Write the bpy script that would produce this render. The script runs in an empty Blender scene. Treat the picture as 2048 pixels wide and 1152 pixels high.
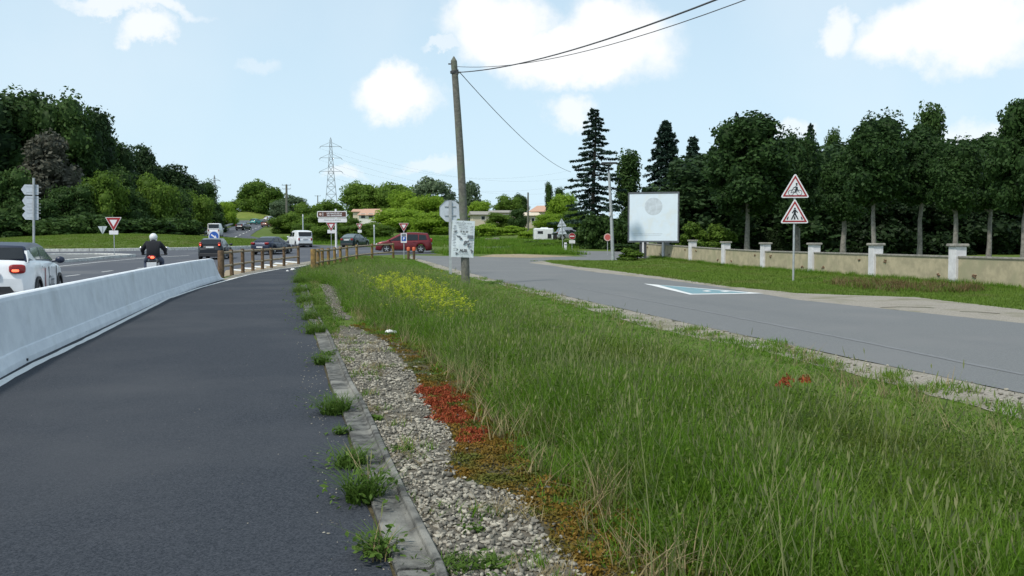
import bpy, bmesh, math, random
import numpy as np
from mathutils import Vector, Matrix, Euler, noise as mnoise

# ---------------------------------------------------------------- camera, sky, sun, exposure
scene = bpy.context.scene
COL = scene.collection
FPX, CX, CY, HC = 1774.0, 1024.0, 576.0, 1.55
PITCH = math.atan(96.0 / FPX)
cam_d = bpy.data.cameras.new('camera')
cam_d.sensor_width = 36.0
cam_d.lens = 36.0 * FPX / 2048.0
cam_d.clip_start = 0.05
cam_d.clip_end = 6000
cam = bpy.data.objects.new('camera', cam_d)
cam.location = (0, 0, HC)
cam.rotation_euler = (math.radians(90) - PITCH, 0, 0)
COL.objects.link(cam)
scene.camera = cam

SUN_EL, SUN_AZ = math.radians(55), math.radians(222)      # azimuth clockwise from +Y
sun_dir = Vector((math.sin(SUN_AZ) * math.cos(SUN_EL), math.cos(SUN_AZ) * math.cos(SUN_EL), math.sin(SUN_EL)))
sd = bpy.data.lights.new('sun', 'SUN')
sd.energy = 3.0
sd.angle = math.radians(5)
sd.color = (1.0, 0.95, 0.86)
sun = bpy.data.objects.new('sun', sd)
sun.rotation_euler = sun_dir.to_track_quat('Z', 'Y').to_euler()
COL.objects.link(sun)

scene.view_settings.view_transform = 'Standard'
scene.view_settings.look = 'None'
scene.view_settings.exposure = 0.12
scene.view_settings.gamma = 1.0
scene.view_settings.use_curve_mapping = False
try:
    scene.cycles.use_denoising = True
    scene.cycles.max_bounces = 6
    scene.cycles.diffuse_bounces = 3
    scene.cycles.glossy_bounces = 3
    scene.cycles.transmission_bounces = 3
    scene.cycles.transparent_max_bounces = 8
    scene.cycles.sample_clamp_indirect = 6
except Exception:
    pass


def pxdir(px, py):
    d = Vector(((px - CX) / FPX, -(py - CY) / FPX, -1.0))
    d.rotate(cam.rotation_euler)
    return d.normalized()


def build_world():
    w = bpy.data.worlds.new('World')
    scene.world = w
    w.use_nodes = True
    nt = w.node_tree
    N, L = nt.nodes, nt.links
    N.clear()
    out = N.new('ShaderNodeOutputWorld')
    bg = N.new('ShaderNodeBackground')
    bg.inputs['Strength'].default_value = 0.1
    L.new(bg.outputs[0], out.inputs[0])
    sky = N.new('ShaderNodeTexSky')
    sky.sky_type = 'NISHITA'
    sky.sun_disc = False
    sky.sun_elevation = SUN_EL
    sky.sun_rotation = SUN_AZ
    sky.air_density = 1.0
    sky.dust_density = 1.6
    sky.ozone_density = 1.5
    tc = N.new('ShaderNodeTexCoord')

    def math_(op, a, b=None, c=None, clamp=False):
        n = N.new('ShaderNodeMath')
        n.operation = op
        n.use_clamp = clamp
        for i, v in enumerate((a, b, c)):
            if v is None:
                continue
            if isinstance(v, (int, float)):
                n.inputs[i].default_value = v
            else:
                L.new(v, n.inputs[i])
        return n.outputs[0]

    def vec(op, a, b):
        n = N.new('ShaderNodeVectorMath')
        n.operation = op
        for i, v in enumerate((a, b)):
            if isinstance(v, (tuple, list)):
                n.inputs[i].default_value = v
            elif v is not None:
                L.new(v, n.inputs[i])
        return n

    nz = N.new('ShaderNodeTexNoise')
    nz.inputs['Scale'].default_value = 15
    nz.inputs['Detail'].default_value = 7
    nz.inputs['Roughness'].default_value = 0.62
    L.new(tc.outputs['Generated'], nz.inputs['Vector'])
    nv = vec('SUBTRACT', nz.outputs['Color'], (0.5, 0.5, 0.5))
    ns = vec('SCALE', nv.outputs[0], None)
    ns.inputs['Scale'].default_value = 0.085
    pert = vec('ADD', tc.outputs['Generated'], ns.outputs[0]).outputs[0]
    blobs = [(1000, 55, 95, 66, 1), (1090, 105, 110, 52, 1), (1220, 75, 112, 74, 1), (1150, 118, 140, 44, 1),
             (800, 192, 82, 46, 1), (300, 60, 58, 28, .8), (262, 6, 120, 18, .7), (1142, 225, 50, 40, .75),
             (1690, 55, 44, 40, .8), (1845, 70, 82, 60, 1), (1940, 55, 110, 72, 1), (1578, 262, 44, 24, .55),
             (1950, 275, 70, 40, .6), (700, 352, 40, 18, .5), (900, 100, 44, 9, .45), (860, 330, 60, 16, .4),
             (520, 130, 40, 16, .25)]
    total = None
    for (px, py, rx, ry, amp) in blobs:
        c = pxdir(px, py)
        dlt = vec('SUBTRACT', pert, tuple(c)).outputs[0]
        sc = vec('MULTIPLY', dlt, (FPX / rx, FPX / rx, FPX / ry)).outputs[0]
        ln = N.new('ShaderNodeVectorMath')
        ln.operation = 'LENGTH'
        L.new(sc, ln.inputs[0])
        m = N.new('ShaderNodeMapRange')
        m.interpolation_type = 'SMOOTHSTEP'
        m.inputs['From Min'].default_value = 1.38
        m.inputs['From Max'].default_value = 0.60
        m.inputs['To Min'].default_value = 0
        m.inputs['To Max'].default_value = amp
        L.new(ln.outputs['Value'], m.inputs['Value'])
        total = m.outputs[0] if total is None else math_('MAXIMUM', total, m.outputs[0])
    # a thin veil with a broad noise, and loose cumulus over the rest of the sky
    n2 = N.new('ShaderNodeTexNoise')
    n2.inputs['Scale'].default_value = 2.2
    n2.inputs['Detail'].default_value = 6
    L.new(tc.outputs['Generated'], n2.inputs['Vector'])
    veil = N.new('ShaderNodeMapRange')
    veil.inputs['From Min'].default_value = 0.45
    veil.inputs['From Max'].default_value = 0.8
    veil.inputs['To Max'].default_value = 0.35
    L.new(n2.outputs['Fac'], veil.inputs['Value'])
    sep = N.new('ShaderNodeSeparateXYZ')
    L.new(tc.outputs['Generated'], sep.inputs[0])
    # whitish air, thicker towards the horizon
    hz = N.new('ShaderNodeMapRange')
    hz.inputs['From Min'].default_value = 0.0
    hz.inputs['From Max'].default_value = 0.45
    hz.inputs['To Min'].default_value = 0.84
    hz.inputs['To Max'].default_value = 0.56
    L.new(sep.outputs['Z'], hz.inputs['Value'])
    mixh = N.new('ShaderNodeMix')
    mixh.data_type = 'RGBA'
    L.new(hz.outputs[0], mixh.inputs['Factor'])
    L.new(sky.outputs[0], mixh.inputs['A'])
    mixh.inputs['B'].default_value = (6.9, 9.0, 10.4, 1)
    cl = math_('MAXIMUM', total, veil.outputs[0])
    mixc = N.new('ShaderNodeMix')
    mixc.data_type = 'RGBA'
    L.new(cl, mixc.inputs['Factor'])
    L.new(mixh.outputs['Result'], mixc.inputs['A'])
    mixc.inputs['B'].default_value = (9.6, 9.7, 9.8, 1)
    L.new(mixc.outputs['Result'], bg.inputs['Color'])


build_world()

# ---------------------------------------------------------------- terrain profile and pixel-to-ground
ZB = [(-80, 0), (50, 0), (95, .77), (180, 3.6), (300, 8.8), (420, 10.0), (900, 14), (2600, 14)]


def gz(y):
    for (a, za), (b, zb) in zip(ZB, ZB[1:]):
        if y <= b:
            return za + (zb - za) * (y - a) / (b - a)
    return ZB[-1][1]


def P(px, py, off=0.0):
    d = pxdir(px, py)
    for (a, za), (b, zb) in zip(ZB, ZB[1:]):
        s = (zb - za) / (b - a)
        den = d.z - s * d.y
        if abs(den) < 1e-9:
            continue
        t = (za - s * a - HC) / den
        if t > 0 and a - 1e-6 <= d.y * t <= b + 1e-6:
            return Vector((d.x * t, d.y * t, gz(d.y * t) + off))
    t = 500 / d.y
    return Vector((d.x * t, 500, gz(500)))


def at(px, d):
    """ground point at distance d (along +Y) in the column px"""
    return Vector(((px - CX) / FPX * d, d, gz(d)))


def zat(py, d):
    return HC + d * math.tan(math.atan(-(py - CY) / FPX) - PITCH)


# ---------------------------------------------------------------- helpers: objects
def new_obj(name, data, parent=None, loc=None, rot=None):
    o = bpy.data.objects.new(name, data)
    COL.objects.link(o)
    if parent is not None:
        o.parent = parent
    if loc is not None:
        o.location = loc
    if rot is not None:
        o.rotation_euler = rot
    return o


def tag(o, label=None, cat=None, group=None, kind=None):
    if label:
        o['label'] = label
    if cat:
        o['category'] = cat
    if group:
        o['group'] = group
    if kind:
        o['kind'] = kind
    return o


def empty(name, loc=(0, 0, 0), rz=0, label=None, cat=None, group=None):
    o = new_obj(name, None, None, loc, (0, 0, rz))
    o.empty_display_size = 0.3
    return tag(o, label, cat, group)


def copy_tree(o, parent=None):
    c = o.copy()
    COL.objects.link(c)
    if parent is not None:
        c.parent = parent
    for ch in [k for k in bpy.data.objects if k.parent == o]:
        copy_tree(ch, c)
    return c


class MB:
    """collects shapes, builds one mesh"""

    def __init__(s):
        s.v, s.f, s.m, s.mats, s.sm = [], [], [], [], []
        s.cur = 0
        s.smooth = False

    def add(s, vs, fs, smooth=None):
        n = len(s.v)
        s.v += [tuple(v) for v in vs]
        for f in fs:
            s.f.append([i + n for i in f])
            s.m.append(s.cur)
            s.sm.append(s.smooth if smooth is None else smooth)
        return s

    def box(s, c, size, rz=0, taper=1.0, rot=None):
        hx, hy, hz = size[0] / 2, size[1] / 2, size[2] / 2
        R = rot if rot is not None else Matrix.Rotation(rz, 3, 'Z')
        vs = []
        for z, k in ((-hz, 1), (hz, taper)):
            for x, y in ((-hx, -hy), (hx, -hy), (hx, hy), (-hx, hy)):
                vs.append(R @ Vector((x * k, y * k, z)) + Vector(c))
        return s.add(vs, [(3, 2, 1, 0), (4, 5, 6, 7), (0, 1, 5, 4), (1, 2, 6, 5), (2, 3, 7, 6), (3, 0, 4, 7)], False)

    def cbox(s, c, size, b=0.01, rz=0):
        """box with chamfered vertical edges and top"""
        hx, hy, hz = size[0] / 2, size[1] / 2, size[2] / 2
        R = Matrix.Rotation(rz, 3, 'Z')
        def ring(x, y, z, bb):
            pts = [(-x + bb, -y), (x - bb, -y), (x, -y + bb), (x, y - bb), (x - bb, y), (-x + bb, y), (-x, y - bb), (-x, -y + bb)]
            return [R @ Vector((p[0], p[1], z)) + Vector(c) for p in pts]
        vs = ring(hx, hy, -hz, b) + ring(hx, hy, hz - b, b) + ring(hx - b, hy - b, hz, b)
        fs = [tuple(reversed(range(8))), tuple(range(16, 24))]
        for k in (0, 8):
            for i in range(8):
                j = (i + 1) % 8
                fs.append((k + i, k + j, k + 8 + j, k + 8 + i))
        return s.add(vs, fs, False)

    def tube(s, pts, r, n=8, caps=True, smooth=True):
        pts = [Vector(p) for p in pts]
        if not isinstance(r, (list, tuple)):
            r = [r] * len(pts)
        vs = []
        up = None
        for i, p in enumerate(pts):
            t = (pts[min(i + 1, len(pts) - 1)] - pts[max(i - 1, 0)]).normalized()
            if up is None:
                a = Vector((0, 0, 1)) if abs(t.z) < .9 else Vector((1, 0, 0))
                up = t.cross(a).normalized()
            up = (up - t * up.dot(t)).normalized()
            w = t.cross(up)
            for k in range(n):
                a = 2 * math.pi * k / n
                vs.append(p + (up * math.cos(a) + w * math.sin(a)) * r[i])
        fs = []
        for i in range(len(pts) - 1):
            for k in range(n):
                j = (k + 1) % n
                fs.append((i * n + k, i * n + j, (i + 1) * n + j, (i + 1) * n + k))
        s.add(vs, fs, smooth)
        if caps:
            m = (len(pts) - 1) * n
            s.add(vs[:n], [tuple(reversed(range(n)))], False)
            s.add(vs[m:m + n], [tuple(range(n))], False)
        return s

    def prism(s, poly, y0, y1):
        """poly in XZ extruded along Y"""
        n = len(poly)
        vs = [(x, y0, z) for x, z in poly] + [(x, y1, z) for x, z in poly]
        fs = [tuple(range(n)), tuple(reversed(range(n, 2 * n)))]
        for i in range(n):
            j = (i + 1) % n
            fs.append((j, i, n + i, n + j))
        return s.add(vs, fs, False)

    def ring(s, outer, inner, y0, y1):
        """frame between two XZ outlines with the same count"""
        n = len(outer)
        vs = [(x, y0, z) for x, z in outer] + [(x, y0, z) for x, z in inner] + \
             [(x, y1, z) for x, z in outer] + [(x, y1, z) for x, z in inner]
        fs = []
        for i in range(n):
            j = (i + 1) % n
            fs += [(i, j, n + j, n + i), (2 * n + j, 2 * n + i, 3 * n + i, 3 * n + j),
                   (j, i, 2 * n + i, 2 * n + j), (n + i, n + j, 3 * n + j, 3 * n + i)]
        return s.add(vs, fs, False)

    def ball(s, c, r, nu=12, nv=8, R=None):
        if not isinstance(r, (tuple, list)):
            r = (r, r, r)
        vs, fs = [], []
        for i in range(nv + 1):
            th = math.pi * i / nv
            for k in range(nu):
                a = 2 * math.pi * k / nu
                v = Vector((r[0] * math.sin(th) * math.cos(a), r[1] * math.sin(th) * math.sin(a), r[2] * math.cos(th)))
                if R is not None:
                    v = R @ v
                vs.append(v + Vector(c))
        for i in range(nv):
            for k in range(nu):
                j = (k + 1) % nu
                fs.append((i * nu + k, (i + 1) * nu + k, (i + 1) * nu + j, i * nu + j))
        return s.add(vs, fs, True)

    def sball(s, c, r, e=.5, nu=20, nv=12, R=None):
        sg_ = lambda v: (1 if v >= 0 else -1) * abs(v) ** e
        vs, fs = [], []
        for i in range(nv + 1):
            th = math.pi * i / nv - math.pi / 2
            for k in range(nu):
                a = 2 * math.pi * k / nu
                v = Vector((r[0] * sg_(math.cos(th)) * sg_(math.cos(a)), r[1] * sg_(math.cos(th)) * sg_(math.sin(a)), r[2] * sg_(math.sin(th))))
                if R is not None:
                    v = R @ v
                vs.append(v + Vector(c))
        for i in range(nv):
            for k in range(nu):
                j = (k + 1) % nu
                fs.append((i * nu + k, i * nu + j, (i + 1) * nu + j, (i + 1) * nu + k))
        return s.add(vs, fs, True)

    def xform(s, M):
        s.v = [tuple(M @ Vector(v)) for v in s.v]
        return s

    def mesh(s, name, mats):
        me = bpy.data.meshes.new(name)
        me.from_pydata(s.v, [], s.f)
        if not isinstance(mats, (list, tuple)):
            mats = [mats]
        for m in mats:
            me.materials.append(m)
        if len(mats) > 1:
            me.polygons.foreach_set('material_index', s.m)
        me.polygons.foreach_set('use_smooth', s.sm)
        me.update()
        return me

    def build(s, name, mats, parent=None, loc=None, rot=None):
        return new_obj(name, s.mesh(name, mats), parent, loc, rot)


# ---------------------------------------------------------------- helpers: materials
MATS = {}


def lin(c):
    return tuple((x / 255.0) ** 2.2 for x in c)


def mat(name, c1, c2=None, scale=4.0, rough=.7, metal=0.0, bump=0.0, bscale=None, detail=5, c3=None, scale3=.6,
        coords='Object', spec=.5, coat=0, lo=.4, hi=.6, emit=None, lo3=.5, hi3=.65):
    if name in MATS:
        return MATS[name]
    m = bpy.data.materials.new(name)
    m.use_nodes = True
    nt = m.node_tree
    N, L = nt.nodes, nt.links
    b = N['Principled BSDF']
    b.inputs['Roughness'].default_value = rough
    b.inputs['Metallic'].default_value = metal
    b.inputs['Specular IOR Level'].default_value = .15 if ('asphalt' in name or 'gravel' in name or coords == 'World') else spec
    if coat:
        b.inputs['Coat Weight'].default_value = coat
        b.inputs['Coat Roughness'].default_value = .05
    tc = N.new('ShaderNodeTexCoord')
    if coords == 'World':
        g = N.new('ShaderNodeNewGeometry')
        src = g.outputs['Position']
    else:
        src = tc.outputs[coords]
    c2 = c2 or tuple(x * .8 for x in c1)
    nz = N.new('ShaderNodeTexNoise')
    nz.inputs['Scale'].default_value = scale
    nz.inputs['Detail'].default_value = detail
    nz.inputs['Roughness'].default_value = .65
    L.new(src, nz.inputs['Vector'])
    mr = N.new('ShaderNodeMapRange')
    mr.inputs['From Min'].default_value = lo
    mr.inputs['From Max'].default_value = hi
    L.new(nz.outputs['Fac'], mr.inputs['Value'])
    mx = N.new('ShaderNodeMix')
    mx.data_type = 'RGBA'
    L.new(mr.outputs[0], mx.inputs['Factor'])
    mx.inputs['A'].default_value = (*c1, 1)
    mx.inputs['B'].default_value = (*c2, 1)
    col = mx.outputs['Result']
    if c3 is not None:
        n3 = N.new('ShaderNodeTexNoise')
        n3.inputs['Scale'].default_value = scale3
        n3.inputs['Detail'].default_value = 4
        L.new(src, n3.inputs['Vector'])
        m3 = N.new('ShaderNodeMapRange')
        m3.inputs['From Min'].default_value = lo3
        m3.inputs['From Max'].default_value = hi3
        L.new(n3.outputs['Fac'], m3.inputs['Value'])
        x3 = N.new('ShaderNodeMix')
        x3.data_type = 'RGBA'
        L.new(m3.outputs[0], x3.inputs['Factor'])
        L.new(col, x3.inputs['A'])
        x3.inputs['B'].default_value = (*c3, 1)
        col = x3.outputs['Result']
    L.new(col, b.inputs['Base Color'])
    if bump:
        nb = N.new('ShaderNodeTexNoise')
        nb.inputs['Scale'].default_value = bscale or scale * 3
        nb.inputs['Detail'].default_value = 4
        L.new(src, nb.inputs['Vector'])
        bp = N.new('ShaderNodeBump')
        bp.inputs['Strength'].default_value = bump
        bp.inputs['Distance'].default_value = 0.02
        L.new(nb.outputs['Fac'], bp.inputs['Height'])
        L.new(bp.outputs[0], b.inputs['Normal'])
    if emit:
        b.inputs['Emission Color'].default_value = (*emit[0], 1)
        b.inputs['Emission Strength'].default_value = emit[1]
    MATS[name] = m
    return m


def leafmat(name, c1, c2, trans=.35, rough=.55, vary=.35, patch=None, pscale=.35, plo=.45, phi=.6):
    """foliage: colour varies with the 'tone' attribute, per object / instance, and in patches of the ground"""
    m = bpy.data.materials.new(name)
    m.use_nodes = True
    nt = m.node_tree
    N, L = nt.nodes, nt.links
    N.clear()
    out = N.new('ShaderNodeOutputMaterial')
    at_ = N.new('ShaderNodeAttribute')
    at_.attribute_name = 'tone'
    oi = N.new('ShaderNodeObjectInfo')
    ad = N.new('ShaderNodeMath')
    ad.operation = 'MULTIPLY_ADD'
    L.new(oi.outputs['Random'], ad.inputs[0])
    ad.inputs[1].default_value = vary
    sb = N.new('ShaderNodeMath')
    sb.operation = 'MULTIPLY_ADD'
    L.new(at_.outputs['Fac'], sb.inputs[0])
    sb.inputs[1].default_value = 1 - vary * .5
    sb.inputs[2].default_value = -vary * .25
    L.new(sb.outputs[0], ad.inputs[2])
    mx = N.new('ShaderNodeMix')
    mx.data_type = 'RGBA'
    mx.clamp_factor = True
    L.new(ad.outputs[0], mx.inputs['Factor'])
    mx.inputs['A'].default_value = (*c1, 1)
    mx.inputs['B'].default_value = (*c2, 1)
    col = mx.outputs['Result']
    if patch is not None:
        g = N.new('ShaderNodeNewGeometry')
        nz = N.new('ShaderNodeTexNoise')
        nz.inputs['Scale'].default_value = pscale
        nz.inputs['Detail'].default_value = 5
        L.new(g.outputs['Position'], nz.inputs['Vector'])
        mr = N.new('ShaderNodeMapRange')
        mr.inputs['From Min'].default_value = plo
        mr.inputs['From Max'].default_value = phi
        L.new(nz.outputs['Fac'], mr.inputs['Value'])
        x = N.new('ShaderNodeMix')
        x.data_type = 'RGBA'
        L.new(mr.outputs[0], x.inputs['Factor'])
        L.new(col, x.inputs['A'])
        x.inputs['B'].default_value = (*patch, 1)
        col = x.outputs['Result']
    df = N.new('ShaderNodeBsdfPrincipled')
    df.inputs['Roughness'].default_value = rough
    df.inputs['Specular IOR Level'].default_value = .12
    L.new(col, df.inputs['Base Color'])
    tr = N.new('ShaderNodeBsdfTranslucent')
    L.new(col, tr.inputs['Color'])
    ms = N.new('ShaderNodeMixShader')
    ms.inputs[0].default_value = trans
    L.new(df.outputs[0], ms.inputs[1])
    L.new(tr.outputs[0], ms.inputs[2])
    L.new(ms.outputs[0], out.inputs[0])
    return m


def np_mesh(name, V, F, mats, tone=None, midx=None, smooth=False):
    """V (n,3), F (m,k) numpy -> mesh"""
    me = bpy.data.meshes.new(name)
    V = np.asarray(V, dtype=np.float32)
    F = np.asarray(F, dtype=np.int32)
    m, k = F.shape
    me.vertices.add(len(V))
    me.vertices.foreach_set('co', V.ravel())
    me.loops.add(m * k)
    me.loops.foreach_set('vertex_index', F.ravel())
    me.polygons.add(m)
    me.polygons.foreach_set('loop_start', np.arange(m, dtype=np.int32) * k)
    me.polygons.foreach_set('loop_total', np.full(m, k, dtype=np.int32))
    for mm in (mats if isinstance(mats, (list, tuple)) else [mats]):
        me.materials.append(mm)
    if midx is not None:
        me.polygons.foreach_set('material_index', np.asarray(midx, dtype=np.int32))
    if smooth:
        me.polygons.foreach_set('use_smooth', np.ones(m, dtype=bool))
    if tone is not None:
        a = me.attributes.new('tone', 'FLOAT', 'POINT')
        a.data.foreach_set('value', np.asarray(tone, dtype=np.float32))
    me.update(calc_edges=True)
    return me


# ---------------------------------------------------------------- materials
M_path = mat('path_asphalt', (.020, .0245, .032), (.056, .062, .074), 75, .85, bump=.35, bscale=110, coords='World',
             c3=(.064, .068, .076), scale3=.4, lo=.36, hi=.64, detail=3, lo3=.45, hi3=.8)
M_road = mat('road_asphalt', (.118, .125, .128), (.205, .21, .21), 60, .85, bump=.4, bscale=140, coords='World',
             c3=(.175, .178, .178), scale3=.35, lo=.3, hi=.7)
M_main = mat('main_asphalt', (.075, .083, .098), (.095, .10, .115), 20, .85, bump=.3, bscale=100, coords='World',
             c3=(.12, .125, .135), scale3=.2, lo=.3, hi=.7)
M_ground = mat('ground_grass', (.065, .105, .018), (.11, .16, .03), 3, .95, bump=.8, bscale=30, coords='World',
               c3=(.10, .095, .04), scale3=.3, lo=.35, hi=.65, lo3=.55, hi3=.7)
M_soil = mat('soil', (.06, .05, .028), (.10, .085, .05), 8, .95, bump=.9, bscale=50, coords='World',
             c3=(.05, .07, .02), scale3=1.2)
M_gravelsheet = mat('gravel_bed', (.20, .185, .15), (.10, .095, .08), 70, .95, bump=.9, bscale=120, coords='World',
                    c3=(.15, .13, .10), scale3=2.0, lo=.42, hi=.58)
M_verge = mat('pale_gravel', (.36, .33, .28), (.22, .20, .17), 35, .95, bump=.8, bscale=80, coords='World',
              c3=(.20, .19, .13), scale3=.9, lo=.40, hi=.62, lo3=.52, hi3=.68)
M_dirt = mat('sandy_dirt', (.36, .29, .20), (.24, .20, .14), 5, .95, bump=.5, bscale=40, coords='World')
M_white = mat('road_paint', (.66, .67, .66), (.40, .40, .40), 30, .7, coords='World', lo=.55, hi=.75)
M_teal = mat('teal_paint', (.13, .28, .33), (.20, .30, .33), 12, .7, coords='World', c3=(.2, .25, .26), scale3=3)
M_barrier = mat('barrier_concrete', (.70, .73, .765), (.62, .65, .69), 2.5, .8, bump=.12, bscale=40, coords='World',
                c3=(.52, .54, .55), scale3=1.4, lo3=.58, hi3=.8)
M_kerb = mat('kerb_concrete', (.15, .15, .138), (.06, .06, .056), 9, .9, bump=.5, bscale=60, coords='World',
             c3=(.24, .235, .21), scale3=2.2)
M_kerblip = mat('kerb_lip', (.17, .17, .155), (.07, .07, .066), 12, .9, bump=.5, bscale=60, coords='World')
M_wkerb = mat('white_kerb', (.62, .63, .61), (.45, .45, .43), 4, .8, bump=.2, bscale=20, coords='World')
M_render = mat('wall_render', (.46, .40, .27), (.35, .31, .21), 2.4, .9, bump=.25, bscale=60, coords='World',
             c3=(.33, .31, .20), scale3=.8)
M_cope = mat('coping', (.34, .32, .28), (.22, .21, .19), 6, .9, bump=.3, bscale=40, coords='World')
M_pillar = mat('pillar_white', (.68, .67, .68), (.56, .55, .56), 3, .8, bump=.1, bscale=40, coords='World')
M_stain = mat('rust_stain', (.12, .07, .035), (.20, .13, .08), 20, .9)
M_wood = mat('pole_wood', (.17, .165, .14), (.10, .10, .085), 9, .9, bump=.6, bscale=40, c3=(.13, .15, .10), scale3=2)
M_post = mat('post_wood', (.15, .10, .06), (.08, .055, .035), 6, .85, bump=.5, bscale=30, coords='World')
M_posty = mat('post_wood_mossy', (.25, .17, .06), (.14, .09, .04), 5, .85, bump=.5, bscale=30, coords='World')
M_rail = mat('rail_wood', (.36, .29, .20), (.24, .19, .125), 6, .85, bump=.3, bscale=30, coords='World')
M_galv = mat('galvanised', (.45, .47, .48), (.36, .38, .39), 5, .5, metal=.35)
M_signback = mat('sign_back', (.52, .57, .62), (.44, .48, .53), 4, .5)
M_signwhite = mat('sign_white', (.74, .74, .76), (.68, .68, .70), 3, .45)
M_signred = mat('sign_red', (.33, .018, .022), (.26, .016, .02), 3, .45)
M_fadedred = mat('sign_red_faded', (.52, .10, .085), (.46, .12, .10), 6, .6)
M_signblue = mat('sign_blue', (.02, .10, .42), (.02, .09, .36), 3, .45)
M_signbrown = mat('sign_brown', (.095, .035, .022), (.08, .03, .02), 3, .5)
M_black = mat('ink_black', (.02, .024, .028), (.02, .024, .028), 3, .6)
M_inkgrey = mat('ink_grey', (.16, .18, .20), (.13, .15, .17), 9, .7)
M_dark = mat('dark_metal', (.035, .037, .042), (.05, .05, .055), 5, .6)
M_board = mat('billboard_face', (.72, .81, .90), (.69, .78, .87), 1.2, .6, c3=(.70, .76, .80), scale3=1.5)
M_disc = mat('faded_print', (.50, .55, .60), (.62, .68, .75), 3, .7, lo=.42, hi=.62)
M_poster = mat('poster_paper', (.72, .78, .80), (.64, .70, .74), 7, .8)
M_orange = mat('orange_plastic', (.55, .10, .03), (.45, .09, .03), 5, .5)
M_brickroof = mat('roof_tile', (.52, .33, .23), (.42, .25, .18), 9, .9, bump=.3)
M_cream = mat('house_wall', (.62, .54, .42), (.55, .48, .37), 4, .9)
M_housewhite = mat('house_white', (.75, .73, .68), (.68, .66, .62), 4, .9)
M_shadewin = mat('window_glass', (.03, .035, .04), (.05, .055, .06), 3, .1)
M_pylon = mat('pylon_steel', (.26, .28, .30), (.22, .24, .26), 5, .6, metal=.2)
M_wire = mat('wire', (.06, .062, .065), (.08, .08, .085), 5, .7)
M_bark = mat('bark', (.13, .11, .085), (.07, .06, .048), 8, .9, bump=.6, bscale=30)
M_barkgrey = mat('bark_grey', (.24, .225, .20), (.15, .14, .125), 6, .9, bump=.6, bscale=30)
M_plastic = mat('car_plastic', (.022, .023, .026), (.026, .027, .03), 5, .65)
M_tyre = mat('tyre', (.018, .018, .019), (.022, .022, .023), 5, .85)
M_rim = mat('alloy', (.5, .51, .53), (.42, .43, .45), 5, .35, metal=.6)
M_glass = mat('car_glass', (.010, .014, .017), (.014, .018, .022), 3, .05, spec=.5)
M_glasslight = mat('car_glass_pale', (.10, .13, .14), (.13, .16, .17), 3, .06, spec=.9)
M_chrome = mat('chrome', (.6, .6, .62), (.55, .55, .57), 3, .2, metal=.9)
M_plate = mat('number_plate', (.66, .67, .68), (.62, .63, .64), 5, .5)
M_tail = mat('tail_lamp', (.30, .012, .012), (.22, .01, .01), 9, .25)
M_tailon = mat('tail_lamp_lit', (.9, .15, .08), (.9, .15, .08), 9, .3, emit=((1.0, .12, .05), 2.2))
M_head = mat('head_lamp', (.62, .64, .66), (.5, .52, .54), 6, .15)

F_dark = leafmat('leaf_dark', (.017, .038, .015), (.052, .095, .032), .25)
F_forest = leafmat('leaf_forest', (.024, .054, .014), (.072, .130, .033), .3)
F_green = leafmat('leaf_green', (.06, .115, .018), (.17, .27, .04), .42)
F_bright = leafmat('leaf_bright', (.14, .24, .02), (.30, .44, .05), .5)
F_grey = leafmat('leaf_grey', (.06, .10, .05), (.17, .23, .13), .38)
F_silver = leafmat('leaf_silver', (.06, .065, .045), (.13, .13, .10), .3)
F_conifer = leafmat('needle_dark', (.016, .036, .027), (.048, .085, .058), .14)
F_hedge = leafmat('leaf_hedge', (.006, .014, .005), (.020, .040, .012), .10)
F_park = leafmat('leaf_park', (.018, .042, .013), (.056, .110, .030), .33)
F_grass = leafmat('blade_green', (.05, .125, .010), (.165, .30, .028), .45, patch=(.19, .21, .05), pscale=.55, plo=.52, phi=.78)
F_herb = leafmat('herb_leaf', (.045, .085, .012), (.13, .20, .03), .4)
F_brown = leafmat('blade_brown', (.075, .045, .02), (.19, .13, .06), .3)
F_grassfar = leafmat('blade_short', (.085, .15, .018), (.17, .26, .04), .4, patch=(.17, .18, .055), pscale=.4, plo=.52, phi=.72)
F_dry = leafmat('blade_dry', (.22, .17, .08), (.36, .30, .17), .3)
F_seed = leafmat('seed_head', (.12, .17, .05), (.28, .28, .13), .4)
F_red = leafmat('stonecrop_red', (.16, .030, .012), (.36, .085, .035), .15)
F_moss = leafmat('moss_orange', (.12, .075, .012), (.24, .14, .025), .15, patch=(.10, .11, .02), pscale=2.2)
F_yellow = leafmat('petal_yellow', (.38, .46, .02), (.62, .66, .05), .4)
F_ylstem = leafmat('stem_yellow_green', (.14, .24, .02), (.22, .32, .04), .4)
F_weed = leafmat('weed_leaf', (.05, .10, .015), (.13, .22, .04), .4)
M_pebble = leafmat('pebble', (.10, .095, .082), (.42, .39, .32), 0, .85, .9)
M_litter = mat('litter', (.8, .8, .8), (.7, .7, .7), 9, .6)


# ---------------------------------------------------------------- ground sheets
def ragged(poly, step=.25, amp=.05, seed=0.0, close=True):
    out = []
    n = len(poly)
    for i in range(n if close else n - 1):
        a = Vector(poly[i][:2])
        b = Vector(poly[(i + 1) % n][:2])
        L = (b - a).length
        # the step grows with distance so that far outlines stay cheap
        st = step * max(1.0, min(a.y, b.y) / 15.0)
        k = max(1, min(400, int(L / st)))
        nrm = Vector((-(b - a).y, (b - a).x)).normalized() if L > 0 else Vector((0, 0))
        for j in range(k):
            p = a + (b - a) * j / k
            s = (mnoise.noise(Vector((p.x * 1.1, p.y * 1.1, seed))) + .6 * mnoise.noise(Vector((p.x * 4.3, p.y * 4.3, seed + 7)))) * amp
            if j == 0:
                s *= .3
            p = p + nrm * s
            out.append((p.x, p.y))
    if not close:
        out.append(tuple(poly[-1][:2]))
    return out


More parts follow.
